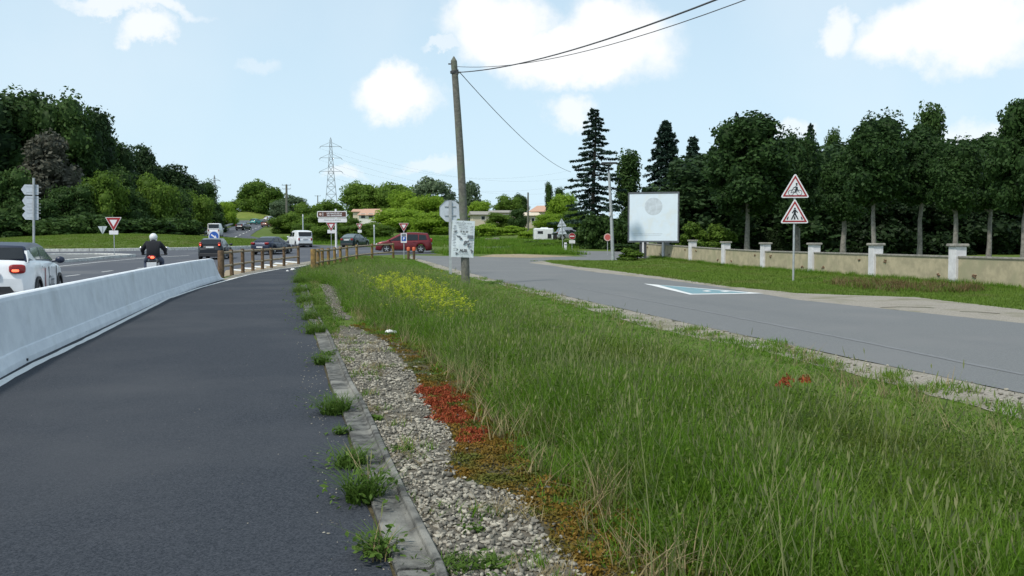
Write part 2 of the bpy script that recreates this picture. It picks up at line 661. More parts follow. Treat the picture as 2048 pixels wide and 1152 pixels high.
def sheet(name, poly, off, material, rag=None, far_lift=0.0):
    pts = [(p[0], p[1]) for p in poly]
    if rag:
        pts = ragged(pts, *rag)
    bm = bmesh.new()
    vs = [bm.verts.new((x, y, 0)) for x, y in pts]
    f = bm.faces.new(vs)
    if f.normal.z < 0:
        bmesh.ops.reverse_faces(bm, faces=[f])
    bmesh.ops.triangulate(bm, faces=list(bm.faces))
    ys = [p[1] for p in pts]
    for (yb, _) in ZB:
        if min(ys) < yb < max(ys):
            bmesh.ops.bisect_plane(bm, geom=list(bm.verts) + list(bm.edges) + list(bm.faces), dist=1e-5,
                                   plane_co=(0, yb, 0), plane_no=(0, 1, 0))
    for v in bm.verts:
        v.co.z = gz(v.co.y) + off + far_lift * max(0, v.co.y - 90) / 100
    bm.normal_update()
    for f in bm.faces:
        if f.normal.z < 0:
            f.normal_flip()
    me = bpy.data.meshes.new(name)
    bm.to_mesh(me)
    bm.free()
    me.materials.append(material)
    return tag(new_obj(name, me), kind='structure')


def PX(lst):
    return [tuple(P(x, y)[:2]) for x, y in lst]


# base ground: one sheet out to the horizon, cut at the breaks of the slope
bm = bmesh.new()
xs = [-1500, -600, -200, -60, 0, 60, 200, 600, 1500]
rows = []
for (y, z) in ZB:
    rows.append([bm.verts.new((x, y, z)) for x in xs])
for r0, r1 in zip(rows, rows[1:]):
    for i in range(len(xs) - 1):
        bm.faces.new((r0[i], r0[i + 1], r1[i + 1], r1[i]))
me = bpy.data.meshes.new('ground')
bm.to_mesh(me)
bm.free()
me.materials.append(M_ground)
tag(new_obj('ground', me), kind='structure')

# the line along the foot of the barrier (path side)
BASE = [(-3.55, -6), (-3.75, -2), (-4.25, 3), (-4.95, 7)] + PX([(0, 758), (55, 727), (172, 672), (322, 602), (400, 573), (450, 558)])
LINE = [(-3.35, -6), (-3.55, -2), (-4.02, 3), (-4.72, 7)] + PX([(0, 769), (60, 735), (180, 677), (333, 599), (400, 576), (458, 560), (500, 549), (560, 538), (612, 531)])
PEDGE = [(.75, -6), (.25, 0)] + PX([(783, 1151), (757, 1067), (734, 1012), (683, 832), (657, 773), (647, 734), (633, 685), (608, 624), (597, 564), (618, 531)])
path_poly = LINE[:-1] + PX([(640, 527)]) + list(reversed(PEDGE))
# widen under the line to the barrier foot
path_poly = [(x - .35, y) for x, y in LINE[:-1]] + PX([(640, 526)]) + list(reversed(PEDGE))
sheet('cycle_path', path_poly, .008, M_path, (.3, .03, 2.0))

# painted edge line
def ribbon(pts, w, name, off, material, dash=None, worn=.012):
    bm = bmesh.new()
    out = []
    for a, b in zip(pts, pts[1:]):
        a, b = Vector(a[:2]), Vector(b[:2])
        k = max(1, int((b - a).length / .35))
        for j in range(k):
            out.append(a + (b - a) * j / k)
    out.append(Vector(pts[-1][:2]))
    L, prev = 0, None
    for i, p in enumerate(out):
        t = (out[min(i + 1, len(out) - 1)] - out[max(i - 1, 0)]).normalized()
        n = Vector((-t.y, t.x))
        j1 = mnoise.noise(Vector((p.x * 3, p.y * 3, 1))) * worn
        j2 = mnoise.noise(Vector((p.x * 3, p.y * 3, 9))) * worn
        a = p + n * (w / 2 + j1)
        b = p - n * (w / 2 + j2)
        cur = (bm.verts.new((a.x, a.y, gz(a.y) + off)), bm.verts.new((b.x, b.y, gz(b.y) + off)))
        if prev:
            L += (p - out[i - 1]).length
            if dash is None or (L % (dash[0] + dash[1])) < dash[0]:
                bm.faces.new((prev[0], prev[1], cur[1], cur[0]))
        prev = cur
    bmesh.ops.delete(bm, geom=[v for v in bm.verts if not v.link_faces], context='VERTS')
    bm.normal_update()
    for f in bm.faces:
        if f.normal.z < 0:
            f.normal_flip()
    me = bpy.data.meshes.new(name)
    bm.to_mesh(me)
    bm.free()
    me.materials.append(material)
    return tag(new_obj(name, me), kind='structure')


ribbon(LINE, .11, 'edge_line', .013, M_white, worn=.02)

# main road and roundabout ring, left of the barrier
main_poly = [(-60, -40), (-6, -40), (-4.6, -2), (-5.6, 7)] + [(x - .5, y) for x, y in BASE[4:]] + \
    PX([(470, 549), (540, 537), (600, 527), (640, 519), (700, 511), (780, 508), (870, 507), (874, 503), (820, 497), (720, 491), (640, 490.5), (600, 486),
        (571, 470), (585, 462), (575, 458)]) + [(-90, 175), (-110, 60), (-110, -40)]
sheet('main_road', PX([(150, 700)])[:0] + [(-60, -40), (-6, -40), (-4.6, -2), (-5.6, 7)] + [(x - .5, y) for x, y in BASE[4:]] +
      PX([(470, 549), (540, 537), (600, 527), (640, 519), (700, 513), (780, 510), (872, 508), (876, 503), (820, 498), (720, 493), (655, 491), (600, 488)]) +
      [(-24, 112), (-40, 122), (-60, 120), (-110, 100), (-110, -40)], .004, M_main)

# the two carriageways climbing the hill
sheet('highway', PX([(640, 494), (568, 494), (430, 480), (340, 474), (350, 470), (391, 449), (432, 444), (475, 441.5), (543, 440), (575, 439.5),
                     (571, 444), (543, 448), (528, 454), (514, 462), (500, 472), (560, 486)]), .03, M_main, None, .02)
sheet('median_strip', PX([(405, 472), (442, 461), (465, 453.5), (504, 447), (543, 441.3), (543, 440.7), (500, 446), (460, 452.5), (436, 460), (392, 472)]), .06, M_ground, None, .03)
for nm, ln in (('lane_marking', [(470, 476), (500, 462), (530, 449)]), ('lane_marking', [(400, 463), (430, 452), (480, 444)])):
    ribbon(PX(ln), .2, nm, .10, M_white, (4, 6))
ribbon(PX([(352, 470), (392, 449.6), (432, 444.6), (475, 442)]), .25, 'lane_marking', .11, M_white)

# roundabout island: kerbed grass mound
IC, IR = Vector((-45.5, 99.0)), 20.0


def mound(name, c, rx, ry, h, material, base_off=-.05, n=44, nr=10, p=1.6, zc=None):
    vs, fs = [], []
    for i in range(nr + 1):
        r = i / nr
        for k in range(n):
            a = 2 * math.pi * k / n
            x, y = c[0] + rx * r * math.cos(a), c[1] + ry * r * math.sin(a)
            z = gz(y) + base_off + h * (1 - r ** p) * (1 + .06 * mnoise.noise(Vector((x * .15, y * .15, 3))))
            vs.append((x, y, z))
    for i in range(nr):
        for k in range(n):
            j = (k + 1) % n
            fs.append((i * n + k, (i + 1) * n + k, (i + 1) * n + j, i * n + j))
    mb = MB()
    mb.smooth = True
    mb.add(vs, fs)
    return tag(mb.build(name, material), kind='structure')


M_lawn = mat('island_lawn', (.075, .115, .022), (.11, .15, .035), 2.2, .95, bump=.8, bscale=25, coords='World',
             c3=(.13, .135, .05), scale3=.25, lo3=.5, hi3=.7)
mound('roundabout_island', IC, IR, IR, 1.15, M_lawn, .1)


def kerb_line(name, pts, w, h, unit, material, closed=False, label=None, gap=.015):
    root = tag(empty(name, (0, 0, 0)), kind='structure')
    P2 = [Vector(p[:2]) for p in pts]
    if closed:
        P2.append(P2[0])
    seg = [(P2[i + 1] - P2[i]).length for i in range(len(P2) - 1)]
    tot = sum(seg)

    def pos(s):
        for i, l in enumerate(seg):
            if s <= l or i == len(seg) - 1:
                return P2[i] + (P2[i + 1] - P2[i]) * min(1, s / l), (P2[i + 1] - P2[i]).normalized()
            s -= l
    k = int(tot / unit)
    unit = tot / k
    mb = MB().cbox((0, 0, h / 2), (unit - gap, w, h), .02)
    me = mb.mesh('kerb_stone', material)
    for i in range(k):
        a, _ = pos(i * unit)
        b, _ = pos((i + 1) * unit)
        c = (a + b) / 2
        t = b - a
        o = new_obj('kerb_stone', me, root, (c.x, c.y, gz(c.y) + random.uniform(-.006, .006)), (0, math.atan2(gz(a.y) - gz(b.y), t.length), math.atan2(t.y, t.x)))
    return root


random.seed(5)
kerb_line('island_kerb', [(IC.x + (IR + .15) * math.cos(a), IC.y + (IR + .15) * math.sin(a)) for a in
                          [math.radians(-165 + i * 6) for i in range(36)]], .45, .26, 1.2, M_wkerb)
# splitter island
SPL = PX([(268, 513.5), (218, 517), (168, 522.5), (112, 526), (-60, 536), (-80, 522), (40, 514), (120, 512), (200, 511)])
sheet('splitter_island', SPL, .10, M_road)
kerb_line('splitter_kerb', SPL, .3, .2, 1.0, M_wkerb, True)
ribbon(PX([(-60, 545), (117, 533), (200, 524), (292, 516), (378, 511)]), .15, 'lane_marking', .01, M_white)
ribbon(PX([(130, 553), (190, 546), (221, 542), (330, 530)]), .13, 'lane_marking', .01, M_white, (1.9, 3.6))
# gravel and crossing stripes behind the left fence
sheet('gravel_verge', PX([(440, 561), (470, 549), (540, 536), (600, 526), (640, 519), (700, 513.5), (700, 516), (640, 524), (618, 530), (560, 537), (500, 548), (458, 559)]),
      .010, M_verge, (.3, .05, 4.0))
sheet('sandy_verge', PX([(441, 556), (452, 541), (520, 531), (590, 523), (600, 526), (540, 536), (470, 549)]), .012, M_dirt, (.3, .05, 5.0))
for k in range(6):
    x0 = 462 + k * 21
    y0 = 541 - k * 3.3
    sheet('crossing_stripe', PX([(x0, y0), (x0 + 26, y0 + 1.8), (x0 + 30, y0 - .2), (x0 + 6, y0 - 2.2)]), .018, M_white)

# right hand road
NEAR_A = [(9.3, -8), (7.6, 0)] + PX([(2048, 789), (1771, 732), (1531, 681), (1291, 629), (1120, 590), (1010, 566), (950, 549), (890, 533), (845, 520), (822, 514)])
FAR_A = [(16.5, -8), (13.3, 5)] + PX([(2048, 648), (1735, 615), (1600, 601), (1525, 589), (1454, 577), (1337, 561), (1200, 546), (1107, 532), (1056, 526)])
road_poly = NEAR_A + PX([(822, 511), (920, 513), (955, 513), (1060, 515), (1175, 513), (1098, 501), (1241, 503), (1330, 505), (1330, 512), (1225, 521), (1100, 520)]) + list(reversed(FAR_A))
NEAR_G = [(8.6, -8), (6.85, 0)] + PX([(2048, 840), (1723, 755), (1531, 703), (1291, 655), (1150, 612), (1060, 585), (990, 567), (940, 556), (900, 545), (850, 527), (815, 516)])
FAR_G = [(17.7, -8), (15.2, 5), (11.6, 17)] + PX([(1830, 595), (1600, 587), (1454, 573), (1337, 556), (1200, 538), (1107, 527), (1085, 522), (1056, 523)])
sheet('gravel_shoulder', NEAR_G + PX([(822, 511)]) + list(reversed(NEAR_A)), .008, M_verge, (.2, .10, 8.0))
sheet('gravel_shoulder', FAR_A + list(reversed(FAR_G)), .008, M_verge, (.25, .15, 9.0))
sheet('side_road', road_poly, .012, M_road, (.25, .035, 12.0))
sheet('sandy_dirt', PX([(955, 514), (985, 509.5), (1040, 508.5), (1151, 513), (1060, 516)]), .018, M_dirt, (.4, .2, 3.0))
sheet('parking_lane', PX([(925, 497), (985, 494), (1030, 489), (1020, 494), (1000, 498)]), .012, M_road)
# faint old paint along the middle of the road
ribbon(PX([(2048, 752), (1700, 680), (1400, 622), (1150, 575)]), .10, 'lane_marking', .0165, mat('ghost_paint', (.19, .195, .20), (.165, .17, .175), 8, .8, coords='World'), worn=.05)
# teal triangle
sheet('painted_triangle', PX([(1287, 568), (1380, 590.3), (1528, 587.8)]), .0165, M_white, (.2, .02, 1.0))
sheet('painted_triangle_fill', PX([(1318, 571.0), (1385, 588.6), (1498, 586.9)]), .0205, M_teal, (.2, .02, 2.0))
for nm, c, w, h in (('painted_mark', (1414, 583.5), 20, 2.6), ('painted_mark', (1450, 584.5), 22, 1.8)):
    sheet(nm, PX([(c[0] - w / 2, c[1]), (c[0], c[1] + h / 2), (c[0] + w / 2, c[1] + .4), (c[0], c[1] - h / 2)]), .0245, M_white, (.1, .03, 3.0))
# cracks and patches on the far shoulder
for pts in ([(1760, 616), (1800, 614.5), (1850, 615.5), (1870, 617)], [(1920, 624), (1955, 625), (2000, 628)]):
    ribbon(PX(pts), .07, 'crack', .0125, M_soil, worn=.06)

# gravel strip beside the kerb and mossy soil
KERB_R = [(1.05, -6), (.55, 0)] + PX([(883, 1140), (786, 961), (741, 845), (681, 722), (662, 673)])
GRAV_R = [(2.2, -6), (1.45, 1.5)] + PX([(1180, 1160), (1100, 1090), (1044, 1000), (930, 965), (899, 929), (918, 887), (860, 809), (827, 748), (800, 722), (774, 685), (716, 656), (680, 652)])
GRAVEL = KERB_R + list(reversed(GRAV_R))
sheet('gravel_strip', GRAVEL, .010, M_gravelsheet, (.12, .05, 4.0))
G2 = PX([(668, 640), (655, 618), (650, 590), (640, 570), (668, 566), (690, 590), (688, 625), (700, 640)])
sheet('gravel_patch', G2, .010, M_gravelsheet, (.2, .12, 6.0))
MOSS = [(2.6, 0)] + PX([(1500, 1160), (1330, 1060), (1180, 960), (1040, 850), (940, 770), (850, 700), (740, 650), (700, 650)]) + [(p[0], p[1]) for p in reversed(GRAV_R[1:-1])]
sheet('mossy_soil', MOSS, .006, M_soil, (.15, .06, 5.0))

sheet('joint_soil', [(x - .12, y) for x, y in PEDGE[:9]] + list(reversed([(x + .05, y) for x, y in KERB_R])), .004, M_soil)
# ---------------------------------------------------------------- kerb slabs by the path (individual)
kroot = tag(empty('path_kerb', (0, 0, 0)), kind='structure')


def interp_edge(pts, y):
    for a, b in zip(pts, pts[1:]):
        if a[1] <= y <= b[1]:
            return a[0] + (b[0] - a[0]) * (y - a[1]) / (b[1] - a[1])
    return pts[-1][0]


random.seed(11)
y = -2.0
while y < 30:
    y1 = y + 1.0
    xa, xb = interp_edge(PEDGE, y), interp_edge(PEDGE, y1)
    wdt = .215
    g = .007
    dz = random.uniform(-.003, .003)
    dx = random.uniform(-.004, .004)
    t = Vector((xb - xa, 1.0)).normalized()
    n = Vector((t.y, -t.x))
    a = Vector((xa + dx, y)) + t * g + n * .02
    b = Vector((xb + dx, y1)) - t * g + n * .02
    m = MB()
    # profile across: flat channel then a raised lip
    prof = [(0, -.08), (0, .028), (.010, .036), (.150, .030), (.168, .042), (.172, .062), (.18, .070), (.208, .070), (wdt, .062), (wdt, -.08)]
    vs = []
    for q in (a, b):
        for (u, z) in prof:
            p2 = q + n * u
            vs.append((p2.x, p2.y, z + dz))
    k = len(prof)
    fs = [tuple(range(k)), tuple(reversed(range(k, 2 * k)))] + [((i + 1) % k, i, k + i, k + (i + 1) % k) for i in range(k)]
    m.add(vs, fs)
    o = m.build('kerb_stone', M_kerb if random.random() < .7 else M_kerblip, kroot)
    y = y1

# ---------------------------------------------------------------- concrete barrier
def barrier():
    root = empty('concrete_barrier', P(300, 610), 0,
                 'long white concrete safety barrier curving beside the dark cycle path', 'barrier')
    inv = root.matrix_basis.inverted()
    pts = []
    for a, b in zip(BASE, BASE[1:]):
        a, b = Vector(a[:2]), Vector(b[:2])
        k = max(1, int((b - a).length / .4))
        pts += [a + (b - a) * j / k for j in range(k)]
    pts.append(Vector(BASE[-1][:2]))
    prof = [(0.0, 0), (-.01, .075), (-.055, .19), (-.075, .205), (-.17, .80), (-.19, .845), (-.215, .86), (-.305, .86), (-.33, .845), (-.35, .80), (-.46, .2), (-.5, .07), (-.5, 0)]
    m = MB()
    m.smooth = False
    vs, fs = [], []
    K = len(prof)
    for i, p in enumerate(pts):
        t = (pts[min(i + 1, len(pts) - 1)] - pts[max(i - 1, 0)]).normalized()
        n = Vector((t.y, -t.x))      # towards the path
        rem = (pts[-1] - p).length
        hs = min(1.0, .10 + rem / 1.9) if rem < 1.8 else 1.0
        for (u, z) in prof:
            q = p + n * u
            vs.append((q.x, q.y, gz(q.y) + z * hs))
    for i in range(len(pts) - 1):
        for k in range(K - 1):
            fs.append((i * K + k, i * K + k + 1, (i + 1) * K + k + 1, (i + 1) * K + k))
    fs.append(tuple(range(K)))
    fs.append(tuple(reversed(range((len(pts) - 1) * K, len(pts) * K))))
    m.add(vs, fs)
    m.xform(inv)
    m.build('barrier_body', M_barrier, root)
    # lifting notches at the foot
    for px, py in ((172, 671), (321, 601), (55, 727)):
        p = P(px, py)
        q = inv @ p
        MB().box((q.x + .0, q.y, q.z + .05), (.018, .035, .03), .25).build('drain_notch', M_black, root)


barrier()

# ---------------------------------------------------------------- foliage meshes
rng = np.random.default_rng(7)


def rand_unit(n):
    v = rng.normal(size=(n, 3))
    return v / np.linalg.norm(v, axis=1, keepdims=True)


def leaf_quads(C, NRM, size, aspect=.6, jit=.8):
    """rhombic leaves at centres C facing roughly NRM"""
    n = len(C)
    nrm = NRM + rng.normal(size=(n, 3)) * jit
    nrm /= np.linalg.norm(nrm, axis=1, keepdims=True)
    r = rand_unit(n)
    u = np.cross(nrm, r)
    u /= np.linalg.norm(u, axis=1, keepdims=True) + 1e-9
    v = np.cross(nrm, u)
    s = (size * rng.uniform(.6, 1.4, size=n))[:, None]
    V = np.empty((n, 4, 3))
    V[:, 0] = C + u * s
    V[:, 1] = C + v * s * aspect + nrm * s * .15
    V[:, 2] = C - u * s
    V[:, 3] = C - v * s * aspect + nrm * s * .15
    F = np.arange(n * 4).reshape(n, 4)
    return V.reshape(-1, 3), F


def crown_mesh(name, material, lobes, nleaf, size, core=.72, aspect=.62):
    """lobes: list of (cx,cy,cz, rx,ry,rz, tone)"""
    Vs, Fs, Ts = [], [], []
    n0 = 0
    vol = np.array([(l[3] * l[4] * l[5]) ** (2 / 3) for l in lobes])
    cnt = (nleaf * vol / vol.sum()).astype(int)
    for l, k in zip(lobes, cnt):
        d = rand_unit(k)
        # bumpy shell with loose outliers
        ph = rng.uniform(0, 6.28, 6)
        bump = 1 + .16 * np.sin(d[:, 0] * 5 + ph[0]) * np.sin(d[:, 1] * 5 + ph[1]) + .12 * np.sin(d[:, 2] * 7 + ph[2])
        rr = (1 - rng.power(2.5, size=k) * .0 - np.abs(rng.normal(size=k)) * .14) * bump
        rr = rr + (rng.random(k) < .12) * rng.uniform(0, .22, k)
        C = np.array(l[:3]) + d * np.array(l[3:6]) * rr[:, None]
        V, F = leaf_quads(C, d + np.array([0, 0, .25]), size, aspect)
        Vs.append(V)
        Fs.append(F + n0)
        n0 += len(V)
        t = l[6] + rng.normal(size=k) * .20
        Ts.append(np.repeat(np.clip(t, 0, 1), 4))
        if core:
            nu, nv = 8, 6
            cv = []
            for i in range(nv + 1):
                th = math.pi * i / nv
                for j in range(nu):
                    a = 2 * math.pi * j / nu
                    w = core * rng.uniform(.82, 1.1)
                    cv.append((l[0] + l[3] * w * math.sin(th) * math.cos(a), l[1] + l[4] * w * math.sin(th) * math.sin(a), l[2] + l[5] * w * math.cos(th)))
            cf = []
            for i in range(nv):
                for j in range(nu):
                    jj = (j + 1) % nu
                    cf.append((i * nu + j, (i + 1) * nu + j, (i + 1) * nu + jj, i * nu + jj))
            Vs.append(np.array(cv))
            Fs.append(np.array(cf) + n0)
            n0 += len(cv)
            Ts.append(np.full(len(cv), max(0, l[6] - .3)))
    return np_mesh(name, np.vstack(Vs), np.vstack(Fs), material, np.concatenate(Ts))


def lobes_for(seed, shape, n, lr=.42, irr=.25):
    """unit crown: x,y in -1..1, z in 0..1"""
    r_ = random.Random(seed)
    out = []
    for i in range(n):
        z = r_.uniform(.06, .92)
        if shape == 'round':
            rad = math.sqrt(max(.05, 1 - (2 * z - .95) ** 2)) * .82
        elif shape == 'oval':
            rad = (math.sin(math.pi * min(.97, z * .9 + .1)) ** .7) * .72
        elif shape == 'broad':
            rad = .95 * (1 - z ** 2.4 * .75)
        elif shape == 'column':
            rad = .55 * (math.sin(math.pi * (z * .85 + .08)) ** .5)
        elif shape == 'spire':
            rad = .8 * (1 - z) ** .8 + .05
        elif shape == 'bush':
            rad = .85 * math.sqrt(max(.02, 1 - z * z))
        a = i * 2.399 + r_.uniform(-.4, .4)
        q = rad * math.sqrt(r_.uniform(.25, 1)) * (1 - lr * .35)
        s = lr * r_.uniform(.65, 1.2)
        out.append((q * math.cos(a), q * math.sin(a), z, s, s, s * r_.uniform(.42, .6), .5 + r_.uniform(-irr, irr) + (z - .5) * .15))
    return out


PROTO = {}


def scaled(lobes, rx, rz):
    # squash so leaves keep their size: scale the lobes, not the mesh
    return [(l[0] * rx, l[1] * rx, l[2] * rz, l[3] * rx, l[4] * rx, l[5] * rz if l[5] * rz < l[3] * rx * 1.4 else l[3] * rx * 1.4, l[6]) for l in lobes]


def crown_proto(key, material, shape, n, nleaf, size, rx, rz, seed, lr=.42, core=.72, irr=.25):
    PROTO[key] = (crown_mesh('crown', material, scaled(lobes_for(seed, shape, n, lr, irr), rx, rz), nleaf, size, core), rx, rz)


# forest trees (~125 m): crown 9 m wide, 17 m tall
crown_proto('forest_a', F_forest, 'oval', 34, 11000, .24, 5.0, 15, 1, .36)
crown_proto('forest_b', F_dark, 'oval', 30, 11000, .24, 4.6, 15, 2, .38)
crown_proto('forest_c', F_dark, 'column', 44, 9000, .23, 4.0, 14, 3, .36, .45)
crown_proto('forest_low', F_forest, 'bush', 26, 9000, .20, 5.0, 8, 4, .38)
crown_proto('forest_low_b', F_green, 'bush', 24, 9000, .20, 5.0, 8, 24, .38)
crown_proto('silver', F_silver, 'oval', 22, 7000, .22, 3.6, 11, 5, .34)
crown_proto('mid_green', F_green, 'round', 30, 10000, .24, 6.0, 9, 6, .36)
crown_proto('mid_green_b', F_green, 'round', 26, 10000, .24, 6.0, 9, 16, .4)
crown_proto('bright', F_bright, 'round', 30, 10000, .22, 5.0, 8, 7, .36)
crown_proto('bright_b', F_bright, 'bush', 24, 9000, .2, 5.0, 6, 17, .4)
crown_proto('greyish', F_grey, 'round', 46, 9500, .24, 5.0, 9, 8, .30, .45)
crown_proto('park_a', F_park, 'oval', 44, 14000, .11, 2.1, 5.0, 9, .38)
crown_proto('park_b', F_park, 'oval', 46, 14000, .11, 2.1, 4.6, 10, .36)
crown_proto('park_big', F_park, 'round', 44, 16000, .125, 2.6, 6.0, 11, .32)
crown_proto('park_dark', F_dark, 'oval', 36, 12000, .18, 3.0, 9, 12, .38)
crown_proto('under_shade', F_hedge, 'bush', 30, 9000, .16, 3.0, 4.5, 44, .40)  # near-black leaves carry the deep shade under the park trees as colour
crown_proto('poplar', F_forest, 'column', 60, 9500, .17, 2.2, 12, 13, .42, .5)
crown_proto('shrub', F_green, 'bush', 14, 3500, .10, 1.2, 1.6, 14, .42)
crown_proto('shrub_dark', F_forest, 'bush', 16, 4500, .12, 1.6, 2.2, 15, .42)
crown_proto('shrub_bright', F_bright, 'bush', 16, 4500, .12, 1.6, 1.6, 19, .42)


def conifer_mesh(name, material, H, R, nb, seed, droop=.25, wk=.20, per=70, size=.16, z0=.06, powr=.85, flat=.12, lmin=.62, layers=0):
    r_ = random.Random(seed)
    Vs, Fs, Ts = [], [], []
    n0 = 0
    for i in range(nb):
        f = (i + r_.random()) / nb
        if layers:
            f = (math.floor(f * layers) + .25 * r_.random()) / layers
        z = H * (z0 + (1 - z0) * (f ** .92))
        top = 1 - (z / H)
        Lb = R * (top ** powr) * r_.uniform(lmin, 1.15) + .25
        a = i * 2.399 + r_.uniform(-.3, .3)
        k = int(per * (.35 + Lb / R))
        t = np.sqrt(rng.random(k))
        sag = droop * Lb
        up = r_.uniform(-.05, .16) * Lb
        x = t * Lb
        zz = z + up * t - sag * t ** 2 + .10 * Lb * np.clip(t - .8, 0, 1) * 2
        wd = (.05 + wk * np.sin(np.pi * np.clip(t, .05, 1) * .85)) * Lb
        yy = rng.uniform(-1, 1, k) * wd
        zz = zz + rng.normal(size=k) * flat * .5 - np.abs(yy) * .18
        ca, sa = math.cos(a), math.sin(a)
        C = np.stack([x * ca - yy * sa, x * sa + yy * ca, zz], 1)
        nr = np.tile(np.array([[0, 0, 1.0]]), (k, 1))
        V, F = leaf_quads(C, nr, size, .4, .55)
        Vs.append(V)
        Fs.append(F + n0)
        n0 += len(V)
        Ts.append(np.repeat(np.clip(.25 + .55 * t + rng.normal(size=k) * .12, 0, 1), 4))
    return np_mesh(name, np.vstack(Vs), np.vstack(Fs), material, np.concatenate(Ts))


PROTO['cedar'] = (conifer_mesh('crown', F_conifer, 14.0, 4.3, 125, 3, .17, wk=.11, per=185, size=.165, powr=.74, flat=.10, lmin=.34), 4.3, 14.0)
PROTO['spruce'] = (conifer_mesh('crown', F_conifer, 13.5, 3.4, 240, 4, .30, wk=.17, per=110, size=.18, powr=.64, flat=.15, lmin=.5), 3.4, 13.5)
PROTO['thin_conifer'] = (conifer_mesh('crown', F_conifer, 12.0, 2.6, 150, 5, .12, wk=.17, per=110, size=.18, powr=.55, flat=.15, lmin=.4), 2.6, 12.0)


def trunk_mesh(h, r, limbs, seed, material=M_bark, spread=.5):
    r_ = random.Random(seed)
    m = MB()
    pts = [(r_.uniform(-.05, .05) * i, r_.uniform(-.05, .05) * i, h * i / 5) for i in range(6)]
    m.tube(pts, [r * (1.25 if i == 0 else 1) * (1 - .13 * i) for i in range(6)], 8)
    for k in range(limbs):
        z = h * r_.uniform(.5, .9)
        a = k * 2.4 + r_.uniform(-.3, .3)
        L = h * spread * r_.uniform(.5, 1)
        m.tube([(0, 0, z), (math.cos(a) * L * .5, math.sin(a) * L * .5, z + L * .35), (math.cos(a) * L, math.sin(a) * L, z + L * .9)], [r * .45, r * .3, r * .12], 6)
    return m.mesh('trunk', material)


TRUNKS = {}
BOUNDS = {}


def tree(name, key, px, top, width, d, label, cat, group=None, clear=.12, trunk_r=.25, grey=False, kind=None, zbase=None, rz=None, wide=1.0, lean=0):
    """crown is scaled so that it spans `width` photograph pixels and tops out at row `top`"""
    me, rx, rz_ = PROTO[key]
    if key not in BOUNDS:
        co = np.empty(len(me.vertices) * 3, np.float32)
        me.vertices.foreach_get('co', co)
        co = co.reshape(-1, 3)
        BOUNDS[key] = (float(np.percentile(np.hypot(co[:, 0], co[:, 1]), 96)), float(np.percentile(co[:, 2], 99.6)))
    bx_, bz_ = BOUNDS[key]
    g = at(px, d)
    z0 = g.z if zbase is None else zbase
    H = zat(top, d) - z0
    W = width / FPX * d
    root = empty(name, (g.x, g.y, z0), rz if rz is not None else random.uniform(0, 6.28), label, cat, group)
    conif = key in ('cedar', 'spruce', 'thin_conifer')
    zc = 0 if conif else H * clear
    cr = new_obj('crown', me, root, (0, 0, zc))
    sx = W / 2 / bx_
    cr.scale = (sx, sx * wide, (H - zc) / bz_)
    if key.startswith('shrub') or name in ('bush', 'shrub'):
        tk = (round(H, 0), 's')
        th = H * .6
        tr = .05
    else:
        th = H * (.97 if conif else clear + .38)
        tr = trunk_r
    kk = (round(th), round(tr, 2), grey)
    if kk not in TRUNKS:
        TRUNKS[kk] = (trunk_mesh(max(1, round(th)), tr, 0 if conif else 6, len(TRUNKS), M_barkgrey if grey else M_bark, .16 if grey else .2), max(1, round(th)))
    t = new_obj('trunk', TRUNKS[kk][0], root)
    t.scale = (1, 1, th / TRUNKS[kk][1])
    return root


random.seed(21)
# -- forest on the left
FG = 'trees of the dark wood on the left'
for i, (px, top, w, d, key, lab) in enumerate([
    (-150, 180, 240, 118, 'forest_a', 'tall dark tree of the left wood, cut off by the frame edge'),
    (-50, 186, 200, 122, 'forest_b', 'tall dark tree at the left frame edge, above the arrow signs'),
    (28, 186, 150, 126, 'forest_a', 'tall rounded tree at the far left of the wood, above the stacked arrow signs'),
    (88, 192, 130, 130, 'forest_b', 'tall tree of the wood directly right of the arrow signpost'),
    (140, 198, 125, 127, 'forest_a', 'tall tree in the highest part of the wood, above the white car'),
    (188, 222, 104, 132, 'forest_b', 'dark tree forming the right shoulder of the high part of the wood'),
    (214, 262, 70, 136, 'forest_a', 'narrower tree stepping down at the right side of the high wood'),
    (253, 292, 84, 140, 'forest_b', 'medium dark tree right of the high wood, above the yield sign'),
    (300, 293, 62, 146, 'forest_c', 'slim loose-crowned dark tree standing above the motorcyclist'),
    (340, 330, 80, 150, 'forest_c', 'gappy dark tree right of the slim one above the motorcyclist'),
    (374, 352, 76, 158, 'forest_b', 'dark tree low on the sloping edge of the wood, left of the grey panel'),
    (408, 364, 60, 166, 'forest_a', 'last dark tree of the wood before the small pylon'),
    (232, 335, 84, 128, 'forest_a', 'mid-height tree between the yield sign and the skyline of the wood'),
]):
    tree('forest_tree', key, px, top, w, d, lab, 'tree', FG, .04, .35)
tree('silver_tree', 'silver', 92, 268, 118, 116, 'silvery brown-green tree in front of the dark wood, right of the arrow signs', 'tree', None, .06, .3)
FL = 'lower trees along the front of the left wood'
